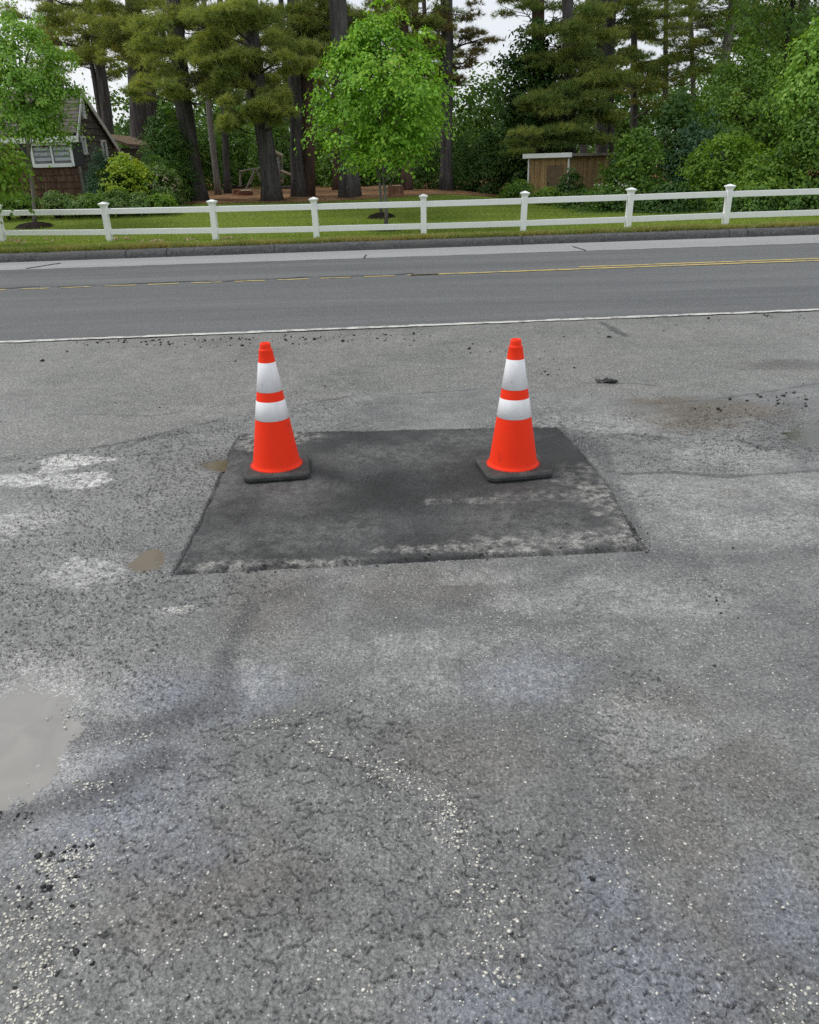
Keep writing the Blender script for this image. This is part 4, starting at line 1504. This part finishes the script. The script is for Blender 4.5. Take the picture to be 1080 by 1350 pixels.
# ------------------------------------------------------------------ young maples on the lawn
MULCH = simple('dark_mulch', (.022, .017, .014), .95, .4, 25, .02, 60, .1)


def mulch(px, py, hw, label):
    c = hit(px, py)
    rx = hw * c[1] / 1063
    mb = MB()
    n = 40
    rg2 = random.Random(int(px * 7))
    mb.v.append((0, 0, .13))
    for k, (f, h) in enumerate(((.35, .12), (.7, .07), (1.0, -.03))):
        for i in range(n):
            g = 6.283 * i / n
            q = f * rx * (1 + .10 * rg2.uniform(-1, 1))
            mb.v.append((q * math.cos(g), q * .85 * math.sin(g), h + rg2.uniform(-.015, .015)))
    for i in range(n):
        j = (i + 1) % n
        mb.f.append([0, 1 + i, 1 + j])
        for k in range(2):
            mb.f.append([1 + k * n + i, 1 + (k + 1) * n + i, 1 + (k + 1) * n + j, 1 + k * n + j])
    o = mb.build('mulch_ring', MULCH, loc=tuple(c))
    tag(o, label, 'mulch', 'mulch rings round the lawn trees')
    return c


c1 = mulch(509, 304, 24, 'nearer dark mulch mound on the lawn under the middle maple, close behind the fence')
c2 = mulch(503, 286.5, 19, 'farther dark mulch mound behind the stem of the middle maple')
c3 = mulch(46, 299, 26, 'dark mulch mound round the maple in front of the house')
leafy('maple_tree', 'young bright green maple in the middle of the lawn, full rounded crown', 'tree', c1[1], 505, 18, 216, 66, 'maple', ovate, 270, 95, .33, .09, 41, True, 'young maples on the lawn', c1 + np.array([0, 0, .05]), BK_PALE, .36, .34, trunk_r=.045, branches=26)
leafy('maple_tree', 'second slim maple close behind the middle one, its crown mostly hidden', 'tree', c2[1], 494, 70, 224, 40, 'maple', ovate, 90, 45, .36, .115, 45, True, 'young maples on the lawn', c2 + np.array([0, 0, .05]), BK_PALE, .2, .4, trunk_r=.05, branches=14)
leafy('maple_tree', 'young light green maple in front of the brown house', 'tree', c3[1], 32, 0, 176, 52, 'maple2', ovate, 210, 85, .32, .09, 51, True, 'young maples on the lawn', c3 + np.array([0, 0, .05]), BK_PALE, .22, .42, trunk_r=.055, branches=26)
leafy('weeping_tree', 'drooping yellow green tree cut off by the left edge', 'tree', 18.9, -62, 152, 240, 66, 'bright', dome_, 130, 50, .30, .11, 55, True, None, None, BK_PALE, .15, .35, dome=1.0, trunk_r=.05, droop=2.2)

# ------------------------------------------------------------------ broadleaved trees and shrubs
B_ = 'shrubs of the thicket behind the right end of the fence'
leafy('broadleaf_tree', 'very dark broadleaved tree beside the open sky, left of the shed', 'tree', 36, 700, 34, 252, 37, 'dark', lambda h: float(np.interp(h, [0, .3, .6, .85, 1], [.75, 1, .95, .7, .2])), 260, 50, .50, .17, 61, True, None, None, BK_TWIG, .25, .4, trunk_r=.14, branches=20)
leafy('broadleaf_tree', 'pale green treetop far off in the sky gap', 'tree', 75, 628, 152, 232, 24, 'maple2', dome_, 60, 40, .8, .24, 63, True, None, None, BK_TWIG, trunk_r=.12)
leafy('broadleaf_tree', 'big mid green tree filling the upper right behind the bright shrubs', 'tree', 31, 985, 62, 236, 78, 'mid', dome_, 420, 55, .46, .105, 65, True, 'trees over the thicket', None, BK_TWIG, .25, .35, trunk_r=.12, dome=.9, droop=1.2)
leafy('broadleaf_tree', 'tree with large pale drooping leaves at the right edge', 'tree', 25, 1082, 20, 130, 36, 'maple2', dome_, 110, 55, .40, .115, 67, True, 'trees over the thicket', None, BK_TWIG, .3, .35, trunk_r=.09, dome=1.1, droop=2.0)
leafy('broadleaf_tree', 'green tree top behind the pale drooping leaves', 'tree', 33, 1052, -310, 180, 74, 'wood', dome_, 620, 50, .5, .115, 68, True, 'trees over the thicket', None, BK_TWIG, .3, .35, trunk_r=.12, dome=.9, droop=1.2)
leafy('shrub', 'bright tipped round shrub at the right of the shed', 'shrub', 27.5, 838, 162, 290, 34, 'mid', dome_, 150, 46, .30, .11, 71, group=B_, stems=5, dy=.8)
leafy('shrub', 'dark green sapling between the shed and the bluish bush', 'shrub', 30, 885, 118, 285, 40, 'dark', dome_, 170, 46, .38, .12, 73, group=B_, stems=5)
leafy('shrub', 'bluish green bush in the middle of the thicket', 'shrub', 28.5, 918, 150, 280, 40, 'blue', dome_, 150, 50, .34, .085, 75, group=B_, stems=5)
leafy('shrub', 'broad yellow green shrub in the middle of the thicket', 'shrub', 25.5, 955, 172, 290, 46, 'bright', dome_, 220, 46, .30, .10, 77, group=B_, stems=5, dy=.7)
leafy('shrub', 'yellow green shrub drooping above the last fence post at right', 'shrub', 24.2, 1018, 196, 292, 44, 'bright', dome_, 200, 46, .28, .10, 79, group=B_, stems=5, dy=.7, dome=.9)
leafy('shrub', 'tall green shrub at the right edge beneath the pale drooping leaves', 'shrub', 24, 1075, 128, 292, 44, 'mid', dome_, 250, 46, .30, .10, 81, group=B_, stems=5, dy=.7)
leafy('shrub', 'low dark shrub along the lawn below the bluish bush', 'shrub', 24.5, 885, 236, 292, 38, 'dark', dome_, 140, 46, .24, .09, 83, group=B_, stems=6, dy=.5)
leafy('shrub', 'low dark shrub behind the last bays of the fence', 'shrub', 22.6, 990, 246, 296, 48, 'wood', dome_, 170, 46, .22, .085, 85, group=B_, stems=6, dy=.4)
leafy('shrub', 'low ragged shrub at the right edge touching the fence', 'shrub', 22.2, 1085, 240, 296, 46, 'wood', dome_, 170, 46, .22, .085, 86, group=B_, stems=6, dy=.4)
leafy('flowering_shrub', 'rambling shrub with small white flowers by the seventh post', 'shrub', 25.5, 806, 238, 288, 34, 'wood', dome_, 120, 44, .24, .085, 87, group=B_, stems=6, dy=.5, extra=('white', 30, 6, .16, .05))
leafy('flowering_shrub', 'weedy shrub with few white flowers in front of the shed side', 'shrub', 27.5, 768, 246, 282, 24, 'wood', dome_, 80, 44, .24, .085, 89, group=B_, stems=6, dy=.5, extra=('white', 9, 5, .14, .045))
leafy('boxwood', 'small rounded dark bush at the left foot of the shed', 'shrub', 29.5, 686, 237, 268, 22, 'mid', dome_, 110, 50, .20, .06, 91, stems=5, lump=.06)
leafy('leafy_plant', 'low yellow green leafy plant in front of the shed wall', 'plant', 29.2, 722, 246, 268, 18, 'bright', dome_, 60, 40, .18, .09, 93, stems=5)
leafy('climbing_vine', 'dark vine climbing the near corner of the shed', 'vine', 29.6, 752, 220, 268, 12, 'dark', column, 50, 40, .20, .09, 95, stems=4, dy=.6)
leafy('climbing_vine', 'dark vine spreading over the right side of the shed', 'vine', 30.0, 818, 206, 268, 18, 'dark', dome_, 70, 44, .26, .10, 96, stems=4, dy=.6)
# evergreens between the pines and the shed
E_ = 'dark evergreen columns behind the lawn'
leafy('evergreen_shrub', 'dark narrow evergreen left of the straight trunk', 'evergreen', 36, 566, 178, 252, 17, 'arb', column, 110, 55, .26, .075, 201, group=E_, stems=3, lump=.08)
leafy('evergreen_shrub', 'dark evergreen just right of the straight trunk', 'evergreen', 36.5, 612, 176, 256, 20, 'arb', column, 130, 55, .28, .075, 203, group=E_, stems=3, lump=.1)
leafy('evergreen_shrub', 'broad dark evergreen under the dark broadleaf', 'evergreen', 36, 645, 168, 258, 26, 'dark', column, 150, 55, .32, .085, 205, group=E_, stems=3, lump=.12)
leafy('evergreen_shrub', 'very dark evergreen against the left wall of the shed', 'evergreen', 36.5, 677, 190, 256, 22, 'dark', column, 120, 50, .32, .085, 207, group=E_, stems=3, lump=.12)
# planting round the house
H_ = 'planting in front of the house'
leafy('evergreen_hedge', 'tall clipped dark evergreen right of the house', 'evergreen', 30.2, 222, 152, 264, 30, 'arb', lambda h: float(np.interp(h, [0, .3, .7, .9, 1], [1, 1, .86, .6, .25])), 300, 60, .26, .07, 211, group=H_, stems=3, lump=.12)
leafy('evergreen_hedge', 'dark clipped evergreen behind the brown wing roof', 'evergreen', 41, 186, 150, 250, 26, 'arb', column, 200, 55, .30, .075, 213, group=H_, stems=3, lump=.14)
leafy('spruce', 'small dark conical spruce against the gable', 'evergreen', 27.6, 135, 193, 268, 24, 'blue', conic, 190, 50, .20, .055, 215, group=H_, stems=2, lump=.1, dome=.9)
leafy('golden_shrub', 'yellow green rounded bush right of the small spruce', 'shrub', 27.8, 166, 203, 252, 27, 'lime', dome_, 140, 46, .22, .085, 217, group=H_, stems=5, lump=.14)
leafy('rhododendron', 'rhododendron with faded pink flowers beside the yellow green bush', 'shrub', 28.2, 208, 216, 268, 24, 'cover', dome_, 120, 44, .24, .085, 219, group=H_, stems=5, lump=.14, extra=('pink', 32, 9, .12, .06))
leafy('green_shrub', 'dull green shrub between the pink flowered one and the tall evergreen', 'shrub', 29, 212, 206, 262, 22, 'wood', dome_, 100, 46, .24, .07, 220, group=H_, stems=5)
leafy('dark_shrub', 'dark shrub under the yellow green bush', 'shrub', 27.9, 170, 226, 268, 24, 'dark', dome_, 100, 46, .22, .075, 221, group=H_, stems=5)
for i, (px, top_, hw, key, lab) in enumerate(((72, 250, 15, 'cover', 'small olive plant left in the border, beside the cream flower stalk'), (100, 254, 18, 'cover', 'low olive plant in the border before the brown wall'), (128, 252, 17, 'mid', 'low green plant in the border before the spruce'),
                                              (156, 250, 18, 'cover', 'olive plant in the border before the yellow green bush'), (184, 254, 16, 'cover', 'olive plant in the border between yellow green bush and pink one'), (212, 254, 16, 'bright', 'light green plant at the right end of the border'),
                                              (30, 254, 16, 'mid', 'green plant at the foot of the brown wall by the maple stem'), (6, 252, 18, 'mid', 'green plant of the border at the left edge'))):
    leafy('border_plant', lab, 'plant', 26.6, px, top_, 273, hw, key, dome_, 60, 42, .16, .07, 231 + i, group='low plants of the house border', stems=5)
# cream flower stalk
c = hit(58, 272)
t = thing('flower_stalk', 'tall cream flower stalk before the brown shingle wall', 'plant', c)
mb = MB()
P, N = [], []
for k in range(5):
    e = np.array([random.gauss(0, .05), random.gauss(0, .05), .75 + random.uniform(-.1, .08)])
    mb.tube([(0, 0, -.02), e * .5 + np.array([.01, 0, 0]), e], [.008, .006, .003], 5)
    for _ in range(42):
        f = random.uniform(.45, 1)
        P.append(c + e * f + np.array([random.gauss(0, .035), random.gauss(0, .035), random.gauss(0, .02)]))
mb.build('stem', GREENS['cover'], t)
P = np.array(P)
leaf_mesh('flower', P, np.tile([0, 0, 1.], (len(P), 1)), .075, GREENS['white'], 5, t, loc=c)

# woodland understory behind the trunks
U_ = 'saplings under the pines'
ulab = ['behind the tall clipped evergreen', 'left of the two thin trunks', 'behind the two thin trunks', 'behind the play frame', 'right of the play frame', 'behind the fused trunk', 'left of the broad trunk', 'right of the broad trunk',
        'behind the middle maple stem', 'behind the flared red brown trunk', 'left of the straight dark trunk', 'behind the narrow evergreens']
for i, px in enumerate((236, 268, 305, 333, 362, 392, 424, 455, 490, 522, 555, 600)):
    leafy('sapling', 'dark leafy sapling ' + ulab[i], 'sapling', 43 + (i * 37 % 7), px, 138 + (i * 53 % 34), 243, 24, 'wood' if i % 3 else 'mid', column, 110, 42, .55, .16, 251 + i, group=U_, stems=3, lump=.2)
# far woods as one mass
r = np.random.default_rng(77)
PS, NS, TS = [], [], []
for k in range(150):
    x = -62 + 124 * (k + r.random()) / 150
    if 7.0 < x < 9.6 or -26 < x < -18.5:
        hgt = 4.2
    else:
        hgt = 6.0 + 2.2 * r.random()
    yy = 60 + 9 * r.random()
    z0 = float(gz(x, yy))
    P, N, tt, _ = crown_pts((x, yy, 0), dome_, 1.7, 1.7, z0, z0 + hgt, 46, 30, .9, 900 + k, .3, .3)
    PS.append(P)
    NS.append(N)
    TS.append(tt)
o = leaf_mesh('far_woods', np.concatenate(PS), np.concatenate(NS), .30, GREENS['wood'], 78, None, np.concatenate(TS))
tag(o, kind='stuff')

# ------------------------------------------------------------------ house
def shake(name, lo, mid, hi, row=.2, wdt=.17):
    b = NB(name)
    br = b.n('ShaderNodeTexBrick')
    b.put(br.inputs['Vector'], b.mapv((1, 1, 1)))
    f = b.noise(1, 2, .5, v=b.mapv((1 / wdt, 1 / wdt, .01)))
    g = b.noise(7, 5, .7, v=b.mapv((1, 1, .6)))
    b.nt.nodes.remove(br)
    c = b.ramp(b.math('ADD', b.math('MULTIPLY', f, .55), b.math('MULTIPLY', g, .45)), [(.32, lo), (.5, mid), (.68, hi)])
    gr = b.noise(30, 4, .7, v=b.mapv((1, 1, .12)))
    c = b.mix(1.0, c, b.ramp(gr, [(.3, (.7, .7, .7)), (.7, (1.25, 1.25, 1.25))]), 'MULTIPLY')
    return b.princ(c, .9, b.bump(gr, .01), .15)


SH_RED = shake('red_brown_shakes', (.048, .029, .022), (.100, .058, .042), (.21, .128, .092))
SH_GREY = shake('grey_brown_shakes', (.062, .053, .048), (.115, .100, .091), (.19, .170, .155))
ROOF = simple('grey_brown_roof_shingle', (.155, .138, .125), .9, .22, 9, .02, 40, .15)
ROOF2 = simple('brown_roof_shingle', (.17, .125, .085), .9, .2, 9, .02, 40, .15)
WHT = simple('white_trim_paint', (.72, .73, .72), .5, .06, 4)
DARK = simple('dark_shutter_paint', (.018, .02, .022), .5, .2, 10)
GLS = NB('window_glass').princ((.09, .105, .12), .06, None, .6)
BLI = simple('window_blind', (.40, .43, .46), .6, .1, 8)

hc = atY(113, 262, 29.0)
hx0, hy0 = float(hc[0]), 29.0
hz = float(gz(hx0, hy0)) - .02
ze = float(atY(113, 180, hy0)[2]) - hz + .24            # front eave height
zr = float(atY(127, 119, hy0 + .95)[2]) - hz      # ridge
zb = float(atY(162, 192, hy0 + 3.75)[2]) - hz     # back eave
D1, DR = 3.75, .95
W = 9.5
house = thing('house', 'brown shingled cottage with steep gable and white trimmed window', 'house', (hx0, hy0, hz))


def shingle_wall(p0, p1, zlo, topf, rowh, m, name, parent, out, seed):
    """lapped courses of separate shakes between p0 and p1 (x,y); topf(t) gives the wall height at t"""
    rr = random.Random(seed)
    p0, p1 = Vector((*p0, 0)), Vector((*p1, 0))
    L_ = (p1 - p0).length
    d = (p1 - p0) / L_
    o_ = Vector((*out, 0))
    mb = MB()
    z = zlo
    while z < max(topf(k / 20) for k in range(21)):
        s = 0.0
        while s < L_:
            wd = min(rr.uniform(.11, .24), L_ - s)
            e = s + wd - .006
            tA, tB = topf(s / L_), topf(min(1, e / L_))
            top = min(z + rowh, max(tA, tB))
            if max(tA, tB) > z + .02:
                dz = rr.uniform(-.012, .012)
                a = p0 + d * s + o_ * (.034 + rr.uniform(-.006, .006))
                b_ = p0 + d * e + o_ * (.034 + rr.uniform(-.006, .006))
                zA, zB = min(top, max(tA, z + .01)), min(top, max(tB, z + .01))
                ai, bi = p0 + d * s + o_ * .006, p0 + d * e + o_ * .006
                up = lambda v, h: (v.x, v.y, h)
                mb.face([up(a, z + dz), up(b_, z + dz), up(bi, zB), up(ai, zA)])
                mb.face([up(ai, z + dz), up(bi, z + dz), up(b_, z + dz), up(a, z + dz)])
                mb.face([up(ai, z + dz), up(a, z + dz), up(ai, zA)])
                mb.face([up(b_, z + dz), up(bi, z + dz), up(bi, zB)])
            s += wd
        z += rowh
    # sheathing behind the shakes
    N_ = 20
    pts = [(p0.x, p0.y, zlo - .3), (p1.x, p1.y, zlo - .3)] + [(p0.x + d.x * L_ * t, p0.y + d.y * L_ * t, topf(t)) for t in [1 - k / N_ for k in range(N_ + 1)]]
    mb.face(pts)
    return mb.build(name, m, parent)


gab = lambda t: float(np.interp(t, [0, DR / D1, 1], [ze, zr, zb]))
shingle_wall((-W, 0), (0, 0), .0, lambda t: ze, .205, SH_RED, 'front_wall', house, (0, -1), 3)
shingle_wall((0, 0), (0, D1), .0, gab, .205, SH_GREY, 'gable_wall', house, (1, 0), 4)
mb = MB()
mb.face([(-W, 0, -.3), (-W, 0, ze), (-W, DR, zr), (-W, D1, zb), (-W, D1, -.3)])
mb.face([(-W, D1, -.3), (-W, D1, zb), (0, D1, zb), (0, D1, -.3)])
mb.build('back_wall', SH_GREY, house)
# roof of two slopes with thickness and courses
mb = MB()


def slope(y0, z0, y1, z1, xa, xb, n, th=.05):
    for k in range(n):
        a, b_ = k / n, (k + 1) / n
        ya, za = y0 + (y1 - y0) * a, z0 + (z1 - z0) * a
        yb, zb_ = y0 + (y1 - y0) * b_, z0 + (z1 - z0) * b_
        ny, nz_ = -(z1 - z0), (y1 - y0)
        q = math.hypot(ny, nz_)
        ny, nz_ = ny / q, nz_ / q
        if nz_ < 0:
            ny, nz_ = -ny, -nz_
        lo, hi = th + .014, th
        A1 = (xa, ya + ny * lo, za + nz_ * lo)
        B1 = (xb, ya + ny * lo, za + nz_ * lo)
        A2 = (xa, yb + ny * hi, zb_ + nz_ * hi)
        B2 = (xb, yb + ny * hi, zb_ + nz_ * hi)
        mb.face([A1, B1, B2, A2])
        mb.face([(xa, ya, za), (xb, ya, za), B1, A1])
        mb.face([(xb, ya, za), (xb, yb, zb_), B2, B1])
        mb.face([(xa, yb, zb_), (xa, ya, za), A1, A2])
    mb.face([(xa, y0, z0), (xa, y1, z1), (xb, y1, z1), (xb, y0, z0)])


sl1 = (zr - ze) / DR
sl2 = (zb - zr) / (D1 - DR)
slope(-.14, ze - .14 * sl1 + .02, DR, zr + .02, -W - .1, .12, 12)
slope(D1 + .2, zb + .2 * sl2 + .02, DR, zr + .02, -W - .1, .12, 14)
mb.build('roof', ROOF, house)
# white rake boards, soffit return and fascia
for (y0, z0, y1, z1) in ((-.17, ze - .17 * sl1, DR, zr), (D1 + .22, zb + .22 * sl2, DR, zr)):
    mb = MB()
    for off, hgt in ((.125, .13),):
        a, b_ = Vector((off, y0, z0 + .03)), Vector((off, y1, z1 + .03))
        q = (b_ - a)
        dwn = Vector((0, 0, -hgt * q.length / abs(q.y) if abs(q.y) < q.length * .5 else -hgt))
        dwn = Vector((0, 0, -hgt * 1.4))
        o_ = Vector((.035, 0, 0))
        mb.face([a + o_, b_ + o_, b_ + o_ + dwn, a + o_ + dwn])
        mb.face([a, a + o_, a + o_ + dwn, a + dwn])
        mb.face([a + o_, a, b_, b_ + o_])
        mb.face([a + dwn, a + o_ + dwn, b_ + o_ + dwn, b_ + dwn])
    mb.build('rake_board', WHT, house)
mb = MB()
mb.box((-W / 2, -.20, ze - .30), (W + .34, .05, .17))
mb.build('fascia', WHT, house)
mb = MB()
mb.box((-W / 2, -.10, ze - .395), (W + .30, .16, .02))
mb.build('soffit', WHT, house)


def window(parent, cx, cz, wd, ht, face, frame=.09, mull=1, blinds=True, y=0.0, x=0.0):
    """window set in the front wall (face 'y') or the gable ('x')"""
    def P(u, v, dpt, su, sv, sd):
        if face == 'y':
            return (u, y - dpt, v), (su, sd, sv)
        return (x + dpt, u, v), (sd, su, sv)
    mb = MB()
    for u, v, su, sv in ((cx - wd / 2, cz, frame, ht + frame), (cx + wd / 2, cz, frame, ht + frame)):
        mb.box(*P(u, v, .05, su, sv, .07))
    mb.box(*P(cx, cz + ht / 2, .053, wd - frame, frame, .07))
    mb.box(*P(cx, cz - ht / 2, .06, wd - frame, frame * 1.3, .10))
    for k in range(mull):
        u = cx - wd / 2 + wd * (k + 1) / (mull + 1)
        mb.box(*P(u, cz, .048, frame * .6, ht - frame, .05))
    f = mb.build('window', WHT, parent)
    mb = MB()
    mb.box(*P(cx, cz, .022, wd - frame, ht - frame, .008))
    mb.build('pane', GLS, f)
    if blinds:
        mb = MB()
        n = int(ht / .17)
        for k in range(n):
            v = cz - ht / 2 + frame + (ht - 2 * frame) * (k + .5) / n
            for s in range(mull + 1):
                u = cx - wd / 2 + wd * (s + .5) / (mull + 1)
                mb.box(*P(u, v + .02, .031, wd / (mull + 1) - frame * 1.2, (ht - 2 * frame) / n * .62, .006))
        mb.build('blind', BLI, f)
    return f


wl = atY(43, 202, 29)
wr = atY(95, 200, 29)
wt = atY(70, 189.5, 29)[2] - hz
wb = atY(70, 218, 29)[2] - hz
window(house, (wl[0] + wr[0]) / 2 - hx0, (wt + wb) / 2, wr[0] - wl[0], wt - wb, 'y', .085, 1)
for px in (104, 36):
    sx = atY(px, 200, 29)[0] - hx0
    mb = MB()
    mb.box((sx, -.06, (wt + wb) / 2), (.33, .04, wt - wb + .06), bev=.01)
    for k in range(9):
        mb.box((sx, -.083, wb + (wt - wb) * (k + .5) / 9), (.24, .01, .06))
    mb.build('shutter', DARK, house)
window(house, 2.55, float(atY(153, 198, 31.6)[2]) - hz, .38, .62, 'x', .07, 0, False)
window(house, .55, float(atY(119, 191, 29.5)[2]) - hz, .30, .50, 'x', .06, 0, True)
window(house, DR + .12, float(atY(131, 141, 30)[2]) - hz, .14, .60, 'x', .05, 0, False)
mb = MB()
mb.box((.005, -.005, ze / 2 - .1), (.10, .10, ze - .2))
mb.build('corner_board', SH_GREY, house)
# low wing behind the gable
wx = float(atY(194, 190, 35.5)[0]) - hx0
y1 = 4.0
zt = float(atY(165, 179, hy0 + 5.2)[2]) - hz
zl = float(atY(195, 193, hy0 + 5.2)[2]) - hz
mb = MB()
for (x0, x1, yy) in ((-.2, wx - .25, y1 + .5),):
    mb.box(((x0 + x1) / 2, y1 + 2, zl / 2 - .2), (x1 - x0, 3.0, zl + .3))
mb.build('wing_wall', SH_GREY, house)
mb = MB()
a = [(-.6, y1, zt), (wx, y1, zl), (wx, y1 + 4, zl), (-.6, y1 + 4, zt)]
b2 = [(x, y, z + .08) for x, y, z in a]
mb.face(b2)
mb.face(a[::-1])
for k in range(4):
    j = (k + 1) % 4
    mb.face([a[k], a[j], b2[j], b2[k]])
mb.build('wing_roof', ROOF2, house)
window(house, .42 * (wx), zl * .62, .34, .8, 'y', .06, 0, False, y=y1 + .5)

# ------------------------------------------------------------------ shed
ply = NB('weathered_plywood')
_f = ply.noise(3, 4, .6, v=ply.mapv((1, 1, .25)))
_c = ply.ramp(_f, [(.3, (.22, .138, .066)), (.6, (.345, .222, .108)), (.8, (.41, .28, .15))])
_g = ply.noise(50, 3, .6, v=ply.mapv((1, 1, .05)))
_c = ply.mix(1, _c, ply.ramp(_g, [(.3, (.75, .75, .75)), (.7, (1.2, 1.2, 1.2))]), 'MULTIPLY')
PLY = ply.princ(_c, .85, ply.bump(_g, .008), .2)
WOODF = simple('brown_grey_board_paint', (.22, .20, .17), .8, .3, 6)  # brown-grey side fascia, darker than the white front one
PLYD = simple('brown_door_board', (.14, .098, .056), .85, .2, 6, .01, 40)
sc = atY(747, 262, 31.0)
sb = float(gz(sc[0], 31.0)) - .05
zs = float(atY(747, 206, 31.0)[2]) - sb
ang = math.radians(-33)
shed = thing('shed', 'low brown plywood shed with flat white edged roof', 'shed', (sc[0], 31.0, sb), ang)
# local frame: near corner at the origin, door face runs to -x, side wall runs to +y
Wd, Dp = 1.47, 4.2


def grooved(p0, p1, h, name, out):
    mb = MB()
    p0, p1 = Vector((*p0, 0)), Vector((*p1, 0))
    d = (p1 - p0)
    L_ = d.length
    d /= L_
    o_ = Vector((*out, 0))
    s = 0
    while s < L_ - .01:
        e = min(s + .20, L_)
        c = p0 + d * ((s + e) / 2) + o_ * .01
        mb.box((c.x, c.y, h / 2), (abs(d.x) * (e - s - .014) + abs(o_.x) * .03, abs(d.y) * (e - s - .014) + abs(o_.y) * .03, h))
        s = e
    mb.box(tuple(p0 + d * L_ / 2 - o_ * .02 + Vector((0, 0, h / 2))), (abs(d.x) * L_ + abs(o_.x) * .03, abs(d.y) * L_ + abs(o_.y) * .03, h - .01))
    return mb.build(name, PLY, shed)


grooved((-Wd, 0), (0, 0), zs, 'front_wall', (0, -1))
grooved((0, .02), (0, Dp), zs, 'side_wall', (1, 0))
grooved((-Wd, .02), (-Wd, Dp), zs, 'side_wall', (-1, 0))
mb = MB()
mb.box((-Wd / 2, Dp / 2, zs + .05), (Wd + .34, Dp + .34, .07))
mb.build('roof', ROOF, shed)
mb = MB()
mb.box((-Wd / 2, -.185, zs + .045), (Wd + .40, .03, .15))
mb.build('fascia', WHT, shed)
mb = MB()
mb.box((.19, Dp / 2 - .01, zs + .045), (.03, Dp + .30, .09))
mb.build('fascia', WOODF, shed)
mb = MB()
mb.box((-Wd - .03, -.04, zs / 2), (.05, .03, zs - .1))
mb.build('corner_trim', WHT, shed)
mb = MB()
mb.box((.035, -.035, zs / 2 + .1), (.05, .06, zs - .3))
mb.build('corner_trim', WHT, shed)
mb = MB()
mb.box((-.46, -.045, zs * .43), (.62, .04, zs * .80), bev=.008)
d_ = mb.build('door', PLYD, shed)
mb = MB()
mb.box((-.70, -.08, zs * .45), (.03, .03, .14), bev=.008)
mb.build('handle', DARK, d_)

# ------------------------------------------------------------------ play frame, stumps, logs
WOOD = simple('grey_weathered_wood', (.20, .185, .16), .85, .25, 7, .01, 30, .2)
WOODP = simple('pale_sawn_wood', (.42, .36, .27), .85, .2, 9, .01, 30, .2)
RED = bark('torn_red_wood', (.10, .045, .028), (.22, .11, .07), 10)
Yp = 35.5
o0 = hit(350, 245)
o0 = np.array([atY(350, 240, Yp)[0], Yp, float(gz(atY(350, 240, Yp)[0], Yp))])
pf = thing('play_frame', 'old grey wooden play frame among the pine trunks', 'play frame', o0)


def beam(parent, nm, a, b_, th, m=WOOD, dy=0.0, dy2=None):
    A_ = Vector(atY(a[0], a[1], Yp + dy)) - Vector(o0)
    B_2 = Vector(atY(b_[0], b_[1], Yp + (dy if dy2 is None else dy2))) - Vector(o0)
    mb = MB()
    mb.tube([A_, B_2], [th * .72, th * .72], 4)
    return mb.build(nm, m, parent)


beam(pf, 'leg', (337, 222), (325, 248), .05, dy=-.3)
beam(pf, 'leg', (337, 222), (349, 246), .06, dy=-.3)
beam(pf, 'leg', (337, 222), (330, 243), .05, dy=.9)
beam(pf, 'cross_beam', (316, 226), (352, 220), .05, dy=-.1, dy2=.2)
beam(pf, 'post', (317, 224), (317, 246), .06)
beam(pf, 'post', (368, 203), (369, 244), .055)
beam(pf, 'post', (372, 206), (373, 242), .05, dy=.9)
beam(pf, 'roof_board', (357, 197), (373, 205), .08, WOODP, -.1)
beam(pf, 'slide_rail', (371, 225), (390, 233), .07, WOODP, -.2)
mb = MB()
q = Vector(atY(364.5, 217, Yp)) - Vector(o0)
for k in range(4):
    mb.box((q.x, q.y, q.z - .21 + .14 * k), (.30, .04, .125), bev=.006)
mb.build('side_panel', simple('grey_panel_paint', (.34, .35, .36), .7, .15, 8), pf)


def stump(label, px, py, rad, h, m=RED, nm='tree_stump'):
    c = hit(px, py)
    t = thing(nm, label, 'stump', c, 0, 'stumps and cut wood on the needles')
    mb = MB()
    mb.tube([(0, 0, -.08), (0, 0, h * .3), (0.02, 0, h)], [rad * 1.35, rad * 1.05, rad], 12, jit=.35)
    mb.build('stump_wood', m, t)
    mb = MB()
    mb.tube([(0.02, 0, h + .002), (0.02, 0, h + .012)], [rad * .85, rad * .8], 12, jit=.2)
    mb.build('cut_face', WOODP, t)


stump('ragged red brown stump in the needles before the play frame', 321, 259, .36, .22)
stump('low dark stump on the needles left of the play frame', 315, 249, .30, .15, BK_TWIG)
stump('small brown cut stump between the maple stem and the flared trunk', 522, 259, .24, .34)


def log(label, a, b_, rad):
    A_, B2 = hit(*a), hit(*b_)
    t = thing('log', label, 'log', A_, 0, 'logs lying on the needles')
    mb = MB()
    up = np.array([0, 0, rad * .8])
    pts = [A_ * (1 - k / 5) + B2 * k / 5 + up - A_ + np.array([0, 0, random.gauss(0, .01)]) for k in range(6)]
    mb.tube(pts, [rad] * 6, 9, jit=.15)
    mb.build('log_wood', BK_TWIG, t)
    mb = MB()
    e = (pts[0] - pts[1]) / np.linalg.norm(pts[0] - pts[1])
    mb.tube([pts[0] + e * .003, pts[0] + e * .02], [rad * .9, rad * .88], 9)
    mb.build('cut_face', WOODP, t)


log('pale ended log on the needles beside the thin trunks', (291, 249), (304, 248), .11)
log('dark log on the needles right of the play frame', (367, 250), (385, 250), .10)
